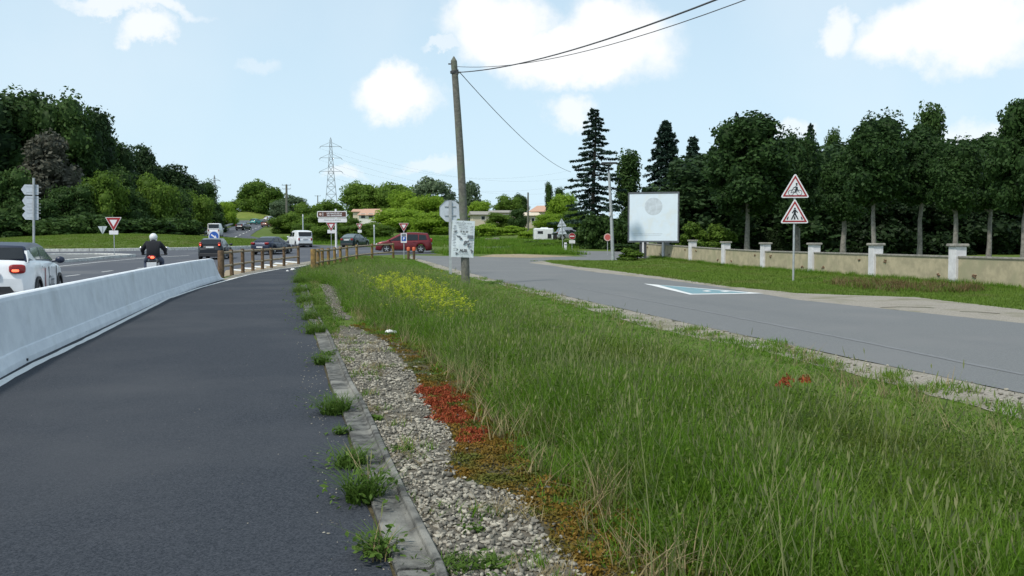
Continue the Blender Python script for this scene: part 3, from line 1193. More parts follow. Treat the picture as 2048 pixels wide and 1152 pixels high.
for i, (px, top, w, d, key, lab) in enumerate([
    (-90, 330, 170, 108, 'forest_low', 'low dark tree at the wood front, cut off by the left frame edge'),
    (20, 340, 130, 110, 'forest_low', 'low dark green tree behind the arrow signpost'),
    (150, 372, 120, 112, 'forest_low', 'low dark tree between the arrow signs and the yield signs'),
    (205, 348, 110, 115, 'forest_low_b', 'mid-green low tree directly behind the yield signs'),
    (262, 378, 96, 119, 'forest_low', 'dark low tree just right of the yield signs at the wood front'),
    (312, 352, 92, 124, 'forest_low_b', 'mid-green low tree behind the motorcyclist'),
    (352, 372, 84, 134, 'forest_low', 'low dark tree between motorcyclist and grey panel back'),
    (394, 384, 74, 146, 'forest_low_b', 'green low tree right behind the grey panel back'),
    (425, 398, 60, 156, 'forest_low', 'small dark tree at the right end of the wood, beside the bright bush'),
    (80, 400, 110, 106, 'forest_low', 'darkest low bush-like tree right of the arrow signpost foot'),
]):
    tree('low_tree', key, px, top, w, d, lab, 'tree', FL, .0, .2)
random.seed(22)
for i, (px, d) in enumerate([(-60, 101), (20, 103), (120, 104), (190, 106), (250, 110), (310, 114), (350, 122)]):
    tree('bush', 'shrub_dark', px, zat(0, 1) * 0 + (CY - 136 - random.randint(0, 18)), 110, d,
         ['dark bush under the left frame-edge trees', 'dark bush at the foot of the arrow signpost trees', 'dark bush left of the small yield sign back',
          'dark bush right behind the small yield sign back', 'dark bush right of the large yield sign', 'dark bush behind the white helmet',
          'dark bush right of the white helmet'][i], 'bush', 'bushes at the foot of the left wood', 0, .05)

# -- centre
for (nm, key, px, top, w, d, lab) in [
    ('bush', 'bright_b', 455, 404, 44, 205, 'bright yellow-green bush beside the climbing road, right of the grey panel'),
    ('tree', 'mid_green', 522, 362, 92, 330, 'round green tree on the hill crest above the climbing road'),
    ('tree', 'mid_green_b', 482, 392, 40, 345, 'small dark green tree left of the round hilltop tree'),
    ('tree', 'greyish', 590, 392, 62, 300, 'grey-green loose tree beside the wooden power pole'),
    ('tree', 'greyish', 560, 402, 40, 290, 'small grey-green tree just left of the wooden power pole'),
    ('tree', 'mid_green', 618, 408, 72, 165, 'dark green tree above the white van'),
    ('tree', 'mid_green_b', 662, 402, 70, 175, 'green tree behind the brown direction sign'),
    ('tree', 'mid_green_b', 566, 432, 50, 150, 'dark bushy tree left of the white van, beside the climbing road'),
    ('tree', 'mid_green', 690, 430, 60, 150, 'dark tree directly behind the right end of the brown sign'),
    ('tree', 'mid_green', 614, 446, 60, 112, 'low dark tree right behind the white van'),
    ('tree', 'mid_green_b', 652, 450, 60, 110, 'low dark tree behind the foot of the brown sign'),
    ('tree', 'mid_green', 590, 425, 60, 150, 'green bushy tree directly above the white van roof'),
    ('tree', 'mid_green_b', 640, 428, 70, 130, 'dark green bushy tree left of the brown sign post'),
    ('tree', 'mid_green', 730, 366, 96, 260, 'large green tree behind the pink-roofed house, left half'),
    ('tree', 'mid_green_b', 786, 366, 96, 256, 'large green tree behind the pink-roofed house, right half'),
    ('tree', 'greyish', 868, 357, 92, 250, 'airy grey-green tree left of the tall wooden pole'),
    ('tree', 'greyish', 940, 364, 50, 262, 'airy grey-green tree just right of the tall wooden pole'),
    ('tree', 'bright', 806, 384, 80, 190, 'bright green tree right of the pink-roofed house'),
    ('tree', 'bright', 855, 392, 86, 178, 'bright green tree behind the stop sign back, left'),
    ('tree', 'bright_b', 800, 418, 120, 160, 'bright low tree above the red minivan'),
    ('tree', 'bright_b', 868, 425, 100, 145, 'bright low tree directly left of the stop sign back'),
    ('tree', 'mid_green_b', 700, 452, 76, 122, 'dark low tree above the green car'),
    ('tree', 'mid_green', 748, 446, 80, 124, 'dark low tree behind the small yield sign with plate'),
    ('tree', 'mid_green', 905, 440, 60, 150, 'green low tree behind the poster'),
    ('tree', 'bright', 962, 402, 56, 235, 'yellow-green tree right of the tall wooden pole'),
    ('tree', 'mid_green', 1018, 392, 62, 240, 'rounded green tree left of the beige house'),
    ('tree', 'forest_a', 1040, 389, 34, 262, 'dark domed tree behind the beige house gable'),
    ('tree', 'mid_green_b', 1002, 426, 58, 185, 'dark green tree in front of the beige barn'),
    ('tree', 'forest_low', 1036, 418, 40, 180, 'dark leafy tree left of the thin utility pole'),
    ('tree', 'bright', 1128, 388, 70, 175, 'bright green tree between the cypress and the big cedar'),
    ('tree', 'bright_b', 1100, 428, 70, 160, 'yellow-green low tree above the white camper'),
    ('tree', 'mid_green', 1150, 420, 60, 150, 'green low tree left of the big cedar foot'),
]:
    random.seed(hash(lab) % 1000 if False else len(lab) * 7 + int(px))
    tree(nm, key, px, top, w, d, lab, 'bush' if nm == 'bush' else 'tree', None, 0.02, .22)
tree('cypress_tree', 'poplar', 1098, 366, 17, 190, 'slim dark cypress right of the beige house', 'tree', None, .0, .1)
tree('cypress_tree', 'poplar', 1119, 376, 22, 200, 'shorter dark cypress just right of the slim one', 'tree', None, .0, .1)
random.seed(31)
SH = ['yellow-green shrub behind the poster', 'yellow-green shrub right of the poster', 'yellow-green shrub below the barn', 'yellow-green shrub below the dark tree by the barn',
      'yellow-green shrub left of the thin utility pole', 'green shrub left of the white camper', 'green shrub under the big cedar, left', 'dark shrub under the big cedar, right of the no-entry sign',
      'dark shrub left of the red round sign', 'dark shrub right of the red round sign', 'dark shrub left of the billboard leg']
for i, (px, top, w, d, key) in enumerate([(925, 452, 60, 120, 'shrub_bright'), (965, 448, 60, 135, 'shrub_bright'), (1000, 455, 60, 140, 'shrub_bright'), (1030, 452, 54, 145, 'shrub_bright'),
                                          (1052, 462, 40, 125, 'shrub_bright'), (1055, 482, 60, 106, 'shrub'), (1140, 480, 70, 103, 'shrub'), (1175, 450, 60, 92, 'shrub_dark'),
                                          (1198, 430, 70, 88, 'shrub_dark'), (1240, 440, 60, 86, 'shrub_dark'), (1262, 497, 56, 60, 'shrub')]):
    tree('shrub', key, px, top, w, d, SH[i], 'shrub', None, 0, .05)
for i, (px, top, w, d, key, lab) in enumerate([
    (900, 478, 60, 112, 'shrub', 'low green shrub right behind the stop sign post'),
    (1000, 484, 60, 108, 'shrub', 'low green shrub at the far lay-by, right of the poster'),
    (1095, 486, 80, 98, 'shrub', 'wide low grey-green shrub in front of the white camper'),
    (1165, 488, 60, 95, 'shrub_dark', 'low dark shrub right of the no-entry sign plate'),
    (1205, 486, 60, 90, 'shrub_dark', 'low dark shrub left of the lamp post foot'),
    (1258, 488, 70, 80, 'shrub_dark', 'low dark shrub behind the billboard legs, left'),
]):
    tree('shrub', key, px, top, w, d, lab, 'shrub', None, 0, .05)

# -- conifers and park trees on the right
tree('cedar_tree', 'cedar', 1186, 220, 150, 96, 'big dark cedar with drooping layered branches left of the lamp post', 'tree', None, 0, .28, rz=.4)
tree('tree', 'poplar', 1256, 304, 52, 112, 'slim dark tree between the cedar and the spruce, behind the lamp post', 'tree', None, .02, .2)
tree('spruce_tree', 'spruce', 1329, 245, 108, 100, 'pointed dark spruce rising right behind the billboard', 'tree', None, 0, .25, rz=1.4)
tree('conifer_tree', 'thin_conifer', 1384, 276, 80, 108, 'bluish dark conifer right of the spruce', 'tree', None, 0, .2)
tree('conifer_tree', 'thin_conifer', 1422, 296, 60, 112, 'half-hidden bluish conifer left of the first park tree', 'tree', None, 0, .2)
tree('conifer_tree', 'cedar', 1470, 228, 70, 95, 'cedar whose wispy tip shows above the first park tree', 'tree', None, 0, .2)
tree('conifer_tree', 'cedar', 1616, 250, 90, 90, 'cedar whose flat top shows between the first and third park trees', 'tree', None, 0, .2)
tree('poplar_tree', 'poplar', 1661, 262, 34, 120, 'small distant poplar tip between the park trees', 'tree', None, .02, .2)
tree('poplar_tree', 'poplar', 1853, 214, 62, 84, 'tall poplar rising behind the park trees on the right', 'tree', None, .02, .2)
PG = 'clear-stemmed trees in a row behind the wall'
random.seed(41)
for (px, top, w, d, key, lab, cl) in [
    (1494, 236, 168, 60, 'park_big', 'widest park tree behind the wall, left of the warning signs', .34),
    (1594, 268, 96, 66, 'park_a', 'park tree right behind the two warning triangles', .38),
    (1686, 300, 84, 58, 'park_b', 'lower park tree just right of the warning triangles', .38),
    (1747, 232, 116, 50, 'park_a', 'tall full park tree with pale straight trunk above the second pillar from the right', .47),
    (1838, 256, 98, 51, 'park_b', 'park tree with straight trunk between the last two pillars', .46),
    (1908, 284, 94, 47, 'park_a', 'smaller park tree whose trunk stands above the rightmost pillar', .50),
    (1976, 272, 110, 52, 'park_b', 'park tree right of the rightmost pillar', .44),
    (2046, 200, 130, 43, 'park_big', 'tallest dark park tree at the right frame edge', .36),
]:
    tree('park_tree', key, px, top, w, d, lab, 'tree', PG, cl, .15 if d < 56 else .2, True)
BK = 'dark background trees behind the park row'
random.seed(43)
BL = ['dark tree filling the gap right of the billboard', 'dark tree behind the widest park tree, left', 'dark tree behind the widest park tree, right', 'dark tree behind the warning triangles',
      'dark tree right behind the warning signpost', 'dark tree left of the tall full park tree', 'dark tree right behind the tall full park tree', 'dark tree below the tall poplar',
      'dark tree behind the smaller park tree', 'dark tree behind the rightmost pillar', 'dark tree behind the right frame edge', 'dark tree beyond the right frame edge']
for i, px in enumerate([1400, 1450, 1530, 1580, 1640, 1700, 1775, 1840, 1900, 1965, 2040, 2120]):
    tree('background_tree', 'park_dark', px, 318 - (i % 3) * 16, 190, 76 + (i % 4) * 4, BL[i], 'tree', BK, 0.0, .2)
LW = ['dark bush standing in for shade at the left of the park', 'dark bush standing in for shade behind the hedge, left', 'dark bush standing in for shade behind the hedge centre', 'dark bush standing in for shade behind the hedge right',
      'dark bush standing in for shade right of the warning sign', 'dark bush standing in for shade under the tall full park tree', 'dark bush standing in for shade between the straight trunks', 'dark bush standing in for shade behind the rightmost pillar',
      'dark bush standing in for shade right of the rightmost pillar', 'dark bush standing in for shade at the right frame edge']
for i, px in enumerate([1395, 1450, 1520, 1590, 1660, 1730, 1800, 1880, 1960, 2050]):
    tree('shade_bush', 'under_shade', px, 392, 170, 74 if px > 1700 else 84, LW[i], 'shrub', 'dark bushes standing in for shade behind the park trees', 0.0, .1)  # bushes added to stand in for deep shade below the park crowns
for (px, top, w, d, lab) in [(1385, 446, 70, 84, 'green shrub right beside the billboard edge'), (1440, 450, 70, 82, 'green shrub right of the billboard above the hedge')]:
    tree('shrub', 'shrub', px, top, w, 62, lab, 'shrub', None, 0, .05, zbase=1.0)

# clipped hedge behind the wall
def hedge(name, x0, y0, x1, y1, h, th, n, label):
    a, b = Vector((x0, y0)), Vector((x1, y1))
    L = (b - a).length
    t = (b - a) / L
    nn = Vector((-t.y, t.x))
    root = empty(name, (x0, y0, gz(y0)), 0, label, 'hedge')
    u = rng.random(n) * L
    face = rng.random(n)
    C = np.zeros((n, 3))
    Nn = np.zeros((n, 3))
    side = np.where(face < .42, -1, np.where(face < .6, 1, 0))
    v = np.where(side == 0, rng.uniform(-th / 2, th / 2, n), side * th / 2) + rng.normal(size=n) * .05
    z = np.where(side == 0, h, rng.random(n) * h) + rng.normal(size=n) * .05
    C[:, 0] = t.x * u + nn.x * v
    C[:, 1] = t.y * u + nn.y * v
    C[:, 2] = z
    Nn[:, 0] = nn.x * side
    Nn[:, 1] = nn.y * side
    Nn[:, 2] = (side == 0)
    V, F = leaf_quads(C, Nn, .085, .6, .7)
    me = np_mesh('hedge_leaves', V, F, F_hedge, np.repeat(np.clip(.5 + rng.normal(size=n) * .3, 0, 1), 4))
    new_obj('hedge_leaves', me, root)
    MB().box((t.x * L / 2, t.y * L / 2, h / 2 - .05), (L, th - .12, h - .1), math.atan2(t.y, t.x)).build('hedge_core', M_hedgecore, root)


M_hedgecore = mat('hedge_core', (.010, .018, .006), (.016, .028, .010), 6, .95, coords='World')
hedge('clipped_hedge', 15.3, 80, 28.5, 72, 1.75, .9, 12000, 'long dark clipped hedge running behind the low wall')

# ---------------------------------------------------------------- wall with pillars
def boundary_wall():
    Ys = [15.9, 21.2, 26.4, 31.6, 36.8, 42.0, 47.3, 52.7, 58.3, 63.8, 68.6]
    X = lambda yy: 20.6 - .15 * yy
    root = empty('garden_wall', (X(31.6), 31.6, 0), 0, 'low beige rendered wall with white pillars along the grass verge', 'wall')
    inv = root.matrix_basis.inverted()
    pts = [Vector((X(v), v, gz(v))) for v in Ys]
    ang = math.atan2(-1, .15)
    rz = math.atan2(1, -.15) - math.pi / 2
    PH = [1.42] * 11
    random.seed(8)
    for i, p in enumerate(pts):
        q = inv @ p
        h = 1.33
        s = .42
        o = MB().cbox((0, 0, h / 2 - .1), (s, s, h + .2), .012).build('pillar', M_pillar, root, q, (0, 0, rz))
        MB().cbox((0, 0, h + .045), (s + .13, s + .13, .085), .02).build('pillar_cap', M_cope, o)
    for i in range(len(pts) - 1):
        a, b = pts[i], pts[i + 1]
        t = (b - a)
        L = t.length - .42
        c = inv @ ((a + b) / 2)
        slope = math.atan2(t.z, Vector((t.x, t.y)).length)
        rzz = math.atan2(t.y, t.x)
        M = Matrix.Rotation(rzz, 3, 'Z') @ Matrix.Rotation(-slope, 3, 'Y')
        h = .93
        m = MB().box((0, 0, 0), (L, .20, h + .3), rot=M)
        pan = m.build('wall_panel', M_render, root, (c.x, c.y, c.z + h / 2 - .15))
        MB().box((0, 0, 0), (L, .27, .055), rot=M).build('coping', M_cope, root, (c.x, c.y, c.z + h + .03))
        # small rusty patches where tie irons show
        for (u, z) in ((.18, .72), (.82, .30)) if i % 2 == 0 else ((.15, .28), (.86, .70)):
            n = M @ Vector((0, 1, 0))
            if n.x > 0:
                n = -n
            off = M @ Vector(((u - .5) * L, 0, z - h / 2 + .15))
            mm = MB()
            for k in range(5):
                dd = M @ Vector((random.uniform(-.09, .09), 0, random.uniform(-.05, .05)))
                mm.ball(off + n * .105 + dd, (.05, .05, .03), 7, 5)
            mm.build('rust_spot', M_stain, pan)


boundary_wall()

# ---------------------------------------------------------------- poles, wires
def tall_pole():
    b = P(932, 570)
    d = b.y
    top = Vector(((909 - CX) / FPX * (d + .0), d, zat(122, d)))
    root = empty('utility_pole', b, 0, 'tall leaning grey wooden utility pole carrying the black and white poster', 'utility pole')
    tp = top - b
    bend = [b * 0 + tp * f + Vector((.05 * math.sin(f * 3.1), 0, 0)) for f in [0, .15, .3, .45, .6, .75, .9, 1]]
    bend[0].z = -.3
    m = MB().tube(bend, [.150, .146, .14, .134, .128, .12, .112, .108], 14, False)
    # pointed top
    a = bend[-1]
    m.tube([a, a + Vector((0, 0, .16))], [.108, .012], 14, False)
    m.build('pole_shaft', M_wood, root)
    MB().tube([a + Vector((0, 0, -.42)), a + Vector((0, 0, -.34))], .128, 14).build('band', M_dark, root)
    MB().box(a + Vector((.11, -.05, -.38)), (.10, .08, .16)).build('bracket', M_dark, root)
    MB().box(a + Vector((-.12, 0, -.10)), (.14, .04, .04)).build('hook', M_dark, root)
    MB().tube([a + Vector((.13, 0, -.38)), a + Vector((.24, 0, -.38))], [.045, .03], 8).build('insulator', M_galv, root)
    return b, b + a


pb, ptop = tall_pole()


def wire(a, b, sag, r, label, n=24):
    m = MB()
    a, b = Vector(a), Vector(b)
    o = (a + b) / 2
    pts = []
    for i in range(n + 1):
        t = i / n
        p = a + (b - a) * t
        p.z -= sag * 4 * t * (1 - t)
        pts.append(p - o)
    m.tube(pts, r, 5)
    ob = m.build('overhead_wire', M_wire, None, o)
    return tag(ob, label, 'wire')


w0 = ptop + Vector((.2, 0, -.38))
def ray_at(px, py, d):
    v = pxdir(px, py)
    return Vector((0, 0, HC)) + v * (d / v.y)
wire(w0, ray_at(2050, -264, 9.0), .42, .017, 'thick dark overhead cable from the wooden pole to the upper right')
wire(ptop + Vector((0, 0, -.18)), ray_at(2090, -252, 9.5), .62, .009, 'thin overhead cable running to the upper right beside the thick one')
wire(w0, ray_at(1142, 344, 76), .55, .014, 'thin cable sagging from the pole down towards the lamp post')

# poster on the pole
def text_mesh(s, size, align='CENTER', shear=0, extrude=.0, bold=0.0):
    cu = bpy.data.curves.new('lettering', 'FONT')
    cu.body = s
    cu.size = size
    cu.align_x = align
    cu.align_y = 'CENTER'
    cu.shear = shear
    cu.extrude = extrude
    cu.offset = bold
    cu.resolution_u = 2
    ob = bpy.data.objects.new('lettering', cu)
    COL.objects.link(ob)
    dg = bpy.context.evaluated_depsgraph_get()
    me = bpy.data.meshes.new_from_object(ob.evaluated_get(dg))
    bpy.data.objects.remove(ob)
    bpy.data.curves.remove(cu)
    return me


def letter(name, s, size, parent, loc, material, rz=0, sx=1.0, rot=None, **k):
    me = text_mesh(s, size, **k)
    me.materials.clear()
    me.materials.append(material)
    o = new_obj(name, me, parent, loc, rot or (math.radians(90), rz, 0))
    o.scale = (sx, 1, 1)
    return o


def poster():
    d = pb.y - .19
    c = Vector(((926 - CX) / FPX * d, d, zat(478, d)))
    root = empty('poster', c, math.radians(2), 'black and white event poster with ALBI lettering fixed to the wooden pole', 'poster')
    root.rotation_euler = (0, math.radians(2.5), math.radians(3))
    W, H = 45 / FPX * d, 73 / FPX * d
    # slightly curled paper sheet
    m = MB()
    n = 8
    vs, fs = [], []
    for j in range(n + 1):
        for i in range(n + 1):
            u, v = i / n - .5, j / n - .5
            vs.append((u * W, .02 * math.sin(u * 3) + .012 * math.sin(v * 7), v * H))
    k = len(vs)
    vs += [(x, y_ + .006, z) for x, y_, z in vs[:k]]
    for j in range(n):
        for i in range(n):
            a = j * (n + 1) + i
            fs.append((a, a + 1, a + n + 2, a + n + 1))
            fs.append((k + a, k + a + n + 1, k + a + n + 2, k + a + 1))
    m.smooth = True
    m.add(vs, fs)
    m.build('paper', M_poster, root)
    y = -.028
    L = lambda s, sz, x, z, mt=M_black, rz=0, **kw: letter('lettering', s, sz * H, root, (x * W, y, z * H), mt, rz, **kw)
    L('ALBI', .105, .04, -.315, M_black, bold=.004)
    L('19 & 20', .075, .03, .20, M_black, bold=.003)
    L('DEC', .05, .05, .135, M_inkgrey, bold=.002)
    L('CIRQUE DE NOEL', .05, .02, .43, M_inkgrey, rz=math.radians(2), sx=1.15)
    L('GRAND', .05, -.08, .375, M_inkgrey, rz=math.radians(-8))
    L('SPECTACLE', .05, .0, .325, M_inkgrey, rz=math.radians(-8))
    L('ANNUEL', .05, .05, .28, M_inkgrey, rz=math.radians(-8))
    L('PARC DES EXPO', .036, .04, -.375, M_inkgrey, sx=1.1)
    L('BILLETTERIE SUR PLACE', .03, .04, -.42, M_inkgrey)
    random.seed(3)
    cols = MB()
    for side in (-1, 1):
        for j in range(17):
            z = (.36 - j * .042) * H
            wd = random.uniform(.08, .16) * W
            cols.box((side * .38 * W + random.uniform(-.02, .02) * W, y, z), (wd, .003, .010 * H))
    tag(cols.build('small_print', M_inkgrey, root), kind='stuff')
    blots = MB()
    for (x, z, r1, r2, a) in [(-.16, .055, .14, .035, -.5), (-.08, .0, .06, .04, .3), (.14, -.09, .15, .06, .6), (.26, -.16, .05, .09, -.4), (-.26, -.40, .05, .05, 0),
                              (-.33, .20, .07, .04, .2), (.42, -.33, .05, .08, .4), (-.24, -.29, .03, .05, 0)]:
        pts = []
        for k2 in range(14):
            t = 2 * math.pi * k2 / 14
            rr = 1 + .35 * math.sin(3 * t + x * 20) + .15 * math.sin(5 * t)
            px_, pz = r1 * math.cos(t) * rr, r2 * math.sin(t) * rr
            pts.append(((x + px_ * math.cos(a) - pz * math.sin(a)) * W, (z * H + (px_ * math.sin(a) + pz * math.cos(a)) * W)))
        blots.prism(pts, y - .002, y + .001)
    tag(blots.build('printed_shape', mat('ink_photo', (.05, .06, .07), (.2, .22, .24), 30, .7), root), kind='stuff')
    MB().box((.33 * W, y - .001, .065 * H), (.27 * W, .002, .085 * H)).build('printed_box', M_inkgrey, root)
    for z in (-.47, .47):
        MB().ball((0, y, z * H), .012, 6, 4).build('nail', M_dark, root)


poster()

# ---------------------------------------------------------------- signs
def rpoly(pts, r, n=4):
    out = []
    k = len(pts)
    for i in range(k):
        a, b, c = Vector(pts[i - 1]), Vector(pts[i]), Vector(pts[(i + 1) % k])
        u, v = (a - b).normalized(), (c - b).normalized()
        for j in range(n + 1):
            t = j / n
            p = (b + u * r) * (1 - t) ** 2 + b * 2 * t * (1 - t) + (b + v * r) * t ** 2
            out.append((p.x, p.y))
    return out


def tri(w, up=True, r=.1, off=(0, 0)):
    h = w * math.sqrt(3) / 2
    s = 1 if up else -1
    return [(x + off[0], z + off[1]) for x, z in rpoly([(-w / 2, -h / 3 * s), (w / 2, -h / 3 * s), (0, 2 * h / 3 * s)], r * w)]


def disc(r, n=28, off=(0, 0), k=1.0):
    return [(math.cos(2 * math.pi * i / n) * r + off[0], math.sin(2 * math.pi * i / n) * r * k + off[1]) for i in range(n)]


def rect(w, h, r=.02, off=(0, 0)):
    return [(x + off[0], z + off[1]) for x, z in rpoly([(-w / 2, -h / 2), (w / 2, -h / 2), (w / 2, h / 2), (-w / 2, h / 2)], r)]


def post(root, h, r=.03, material=None, z0=-.2, x=0, y=.05, tilt=0):
    return MB().tube([(x, y, z0), (x + tilt * h, y, h)], r, 10).build('post', material or M_galv, root)


def plate(root, name, poly, material, y0=-.012, y1=.012, loc=(0, 0, 0)):
    return MB().prism(poly, y0, y1).build(name, material, root, loc)


def warn_sign():
    b = P(1587, 562)
    root = empty('warning_sign', b, math.radians(-4), 'two red-edged warning triangles, cyclist above pedestrian crossing, on one tall post', 'road sign')
    d = b.y
    zs = [zat(374.5, d) - .02, zat(426, d) - .02]
    zs = [zat(379, d), zat(430, d)]
    post(root, zs[0] + .2, .038)
    W = 57 / FPX * d
    for i, z in enumerate(zs):
        p = plate(root, 'sign_panel', tri(W, True, .10), M_signwhite, -.012, .012, (0, 0, z))
        bd = MB().ring(tri(W * .86, True, .04), tri(W * .68, True, .03), -.016, -.0125)
        bd.build('red_border', M_signred, p)
        if i == 0:
            m = MB()
            for sx_ in (-1, 1):
                m.ring(disc(.105, 20, (sx_ * .155, -.12)), disc(.088, 20, (sx_ * .155, -.12)), -.017, -.0125)
            def bar(x0, z0, x1, z1, w):
                dx, dz = x1 - x0, z1 - z0
                l = math.hypot(dx, dz)
                nx, nz = -dz / l * w / 2, dx / l * w / 2
                m.prism([(x0 + nx, z0 + nz), (x0 - nx, z0 - nz), (x1 - nx, z1 - nz), (x1 + nx, z1 + nz)], -.019, -.0125)
            bar(-.155, -.12, -.03, -.12, .016)
            bar(-.03, -.12, .10, -.0, .016)
            bar(-.155, -.12, -.10, .02, .016)
            bar(-.12, .0, .08, .0, .016)
            bar(.155, -.12, .08, .03, .018)
            bar(.04, .0, -.01, -.12, .055)
            bar(.05, .10, .06, -.02, .085)
            bar(.04, .12, -.09, .04, .03)
            bar(.05, .14, .055, .18, .05)
            m.prism(disc(.035, 14, (.05, .215)), -.019, -.0125)
            m.build('cyclist_symbol', M_black, p)
        else:
            m = MB()
            def bar(x0, z0, x1, z1, w, w2=None):
                w2 = w2 or w
                dx, dz = x1 - x0, z1 - z0
                l = math.hypot(dx, dz)
                ux, uz = -dz / l / 2, dx / l / 2
                m.prism([(x0 + ux * w, z0 + uz * w), (x0 - ux * w, z0 - uz * w), (x1 - ux * w2, z1 - uz * w2), (x1 + ux * w2, z1 + uz * w2)], -.019, -.0125)
            m.prism(disc(.034, 14, (0, .245)), -.019, -.0125)
            bar(0, .20, 0, .02, .10, .075)
            bar(-.02, .18, -.10, .07, .034)
            bar(.02, .18, .11, .09, .034)
            bar(-.01, .05, -.12, -.17, .055, .04)
            bar(.01, .05, .13, -.17, .055, .04)
            bar(0, -.05, 0, -.17, .04, .06)
            bar(-.235, -.06, -.28, -.17, .03, .055)
            bar(.235, -.06, .28, -.17, .03, .055)
            m.build('pedestrian_symbol', M_black, p)
        MB().box((0, .03, z), (.12, .03, .05)).build('clamp', M_galv, root)


warn_sign()


def yield_sign(b, cz, W, label, plate_z=None, psize=(.5, .2), rz=0, back=False, tall=None):
    root = empty('yield_sign', b, rz, label, 'road sign')
    post(root, tall or cz + W * .25, .03, y=.04 if not back else -.04)
    p = plate(root, 'sign_panel', tri(W, False, .06), M_signback if back else M_signwhite, -.012, .012, (0, 0, cz))
    if not back:
        MB().ring(tri(W * .90, False, .03), tri(W * .48, False, .02), -.018, -.0125).build('red_border', M_signred, p)
    if plate_z is not None:
        plate(root, 'lower_plate', rect(psize[0], psize[1], .05), M_signwhite if not back else M_signback, -.012, .012, (0, 0, plate_z))
    return root


def sg(px, pybase, d=None):
    return P(px, pybase) if d is None else at(px, d)


b = at(229, 66)
yield_sign(b, zat(444, b.y) - b.z, 33 / FPX * b.y, 'large yield sign with small white plate on the traffic island', zat(465, b.y) - b.z, (18 / FPX * b.y, 8 / FPX * b.y))
b = at(207, 99)
yield_sign(b, zat(458, b.y) - b.z, 19 / FPX * b.y, 'grey back of a small yield sign left of the large one', None, back=True)
b = at(663, 88)
yield_sign(b, zat(451, b.y) - b.z, 20 / FPX * b.y, 'yield sign with pale plate half hidden by the brown direction sign', zat(463, b.y) - b.z, (15 / FPX * b.y, 7 / FPX * b.y))
b = at(720, 112)
yield_sign(b, zat(451, b.y) - b.z, 14 / FPX * b.y, 'small distant yield sign above the green car', zat(462.5, b.y) - b.z, (8 / FPX * b.y, 5.5 / FPX * b.y))
b = at(808, 62)
b.z = gz(62)
r_ = yield_sign(b, zat(452, b.y) - b.z, 20 / FPX * b.y, 'yield sign with blue parking panel below, in front of the red minivan', None)
p = plate(r_, 'parking_panel', rect(12 / FPX * 62, 19 / FPX * 62, .05), M_signwhite, -.012, .012, (0, 0, zat(476, 62) - b.z))
plate(p, 'blue_field', rect(9 / FPX * 62, 9 / FPX * 62, .02), M_signblue, -.017, -.0125, (0, 0, -.06))
letter('lettering', 'P', .26, p, (0, -.02, -.06), M_signwhite, bold=.008)
plate(p, 'dark_field', rect(9 / FPX * 62, 5 / FPX * 62, .02), M_inkgrey, -.017, -.0125, (0, 0, .2))


def arrow_signs():
    b = at(69, 60)
    root = empty('direction_signpost', b, math.radians(6), 'grey post with four stacked arrow direction panels seen from behind', 'signpost')
    root.rotation_euler = (0, math.radians(1.5), math.radians(6))
    d = b.y
    post(root, zat(361, d), .075, M_galv, x=0, y=-.09)
    for (yc, h, w) in ((379.5, 20, 33), (402, 20, 31), (417, 11, 31), (431, 17, 31)):
        hh, ww = h / FPX * d, w / FPX * d
        x1 = .27
        pts = [(x1, -hh / 2), (x1, hh / 2), (x1 - ww * .8, hh / 2), (x1 - ww, 0), (x1 - ww * .8, -hh / 2)]
        pts = list(reversed(pts))
        p = plate(root, 'arrow_panel', rpoly(pts, .05), M_signback, -.02, .02, (0, 0, zat(yc, d) - b.z))
        MB().box((-.03, -.026, hh * .28), (ww * .86, .008, .035)).box((-.03, -.026, -hh * .28), (ww * .86, .008, .035)).build('stiffener', M_galv, p)


arrow_signs()


def stop_back():
    b = P(901, 549)
    d = b.y
    root = empty('stop_sign', b, math.radians(3), 'pale grey back of an octagonal sign on a grey post beside the wooden pole', 'road sign')
    r = 21.5 / FPX * d
    cz = zat(422, d)
    MB().box((0, -.06, (cz + r) / 2 - .1), (.13, .06, cz + r + .15)).build('post', M_galv, root)
    oc = [(r / math.cos(math.pi / 8) * math.cos(math.pi / 8 + k * math.pi / 4), r / math.cos(math.pi / 8) * math.sin(math.pi / 8 + k * math.pi / 4)) for k in range(8)]
    p = plate(root, 'sign_panel', rpoly(oc, .07), M_signback, -.015, .015, (0, 0, cz))
    MB().ring(rpoly(oc, .07), rpoly([(x * .97, z * .97) for x, z in oc], .06), -.03, -.0151).build('panel_rim', M_galv, p)
    MB().box((0, -.035, .2), (.5, .02, .04)).box((0, -.035, -.2), (.5, .02, .04)).build('stiffener', M_galv, p)


stop_back()


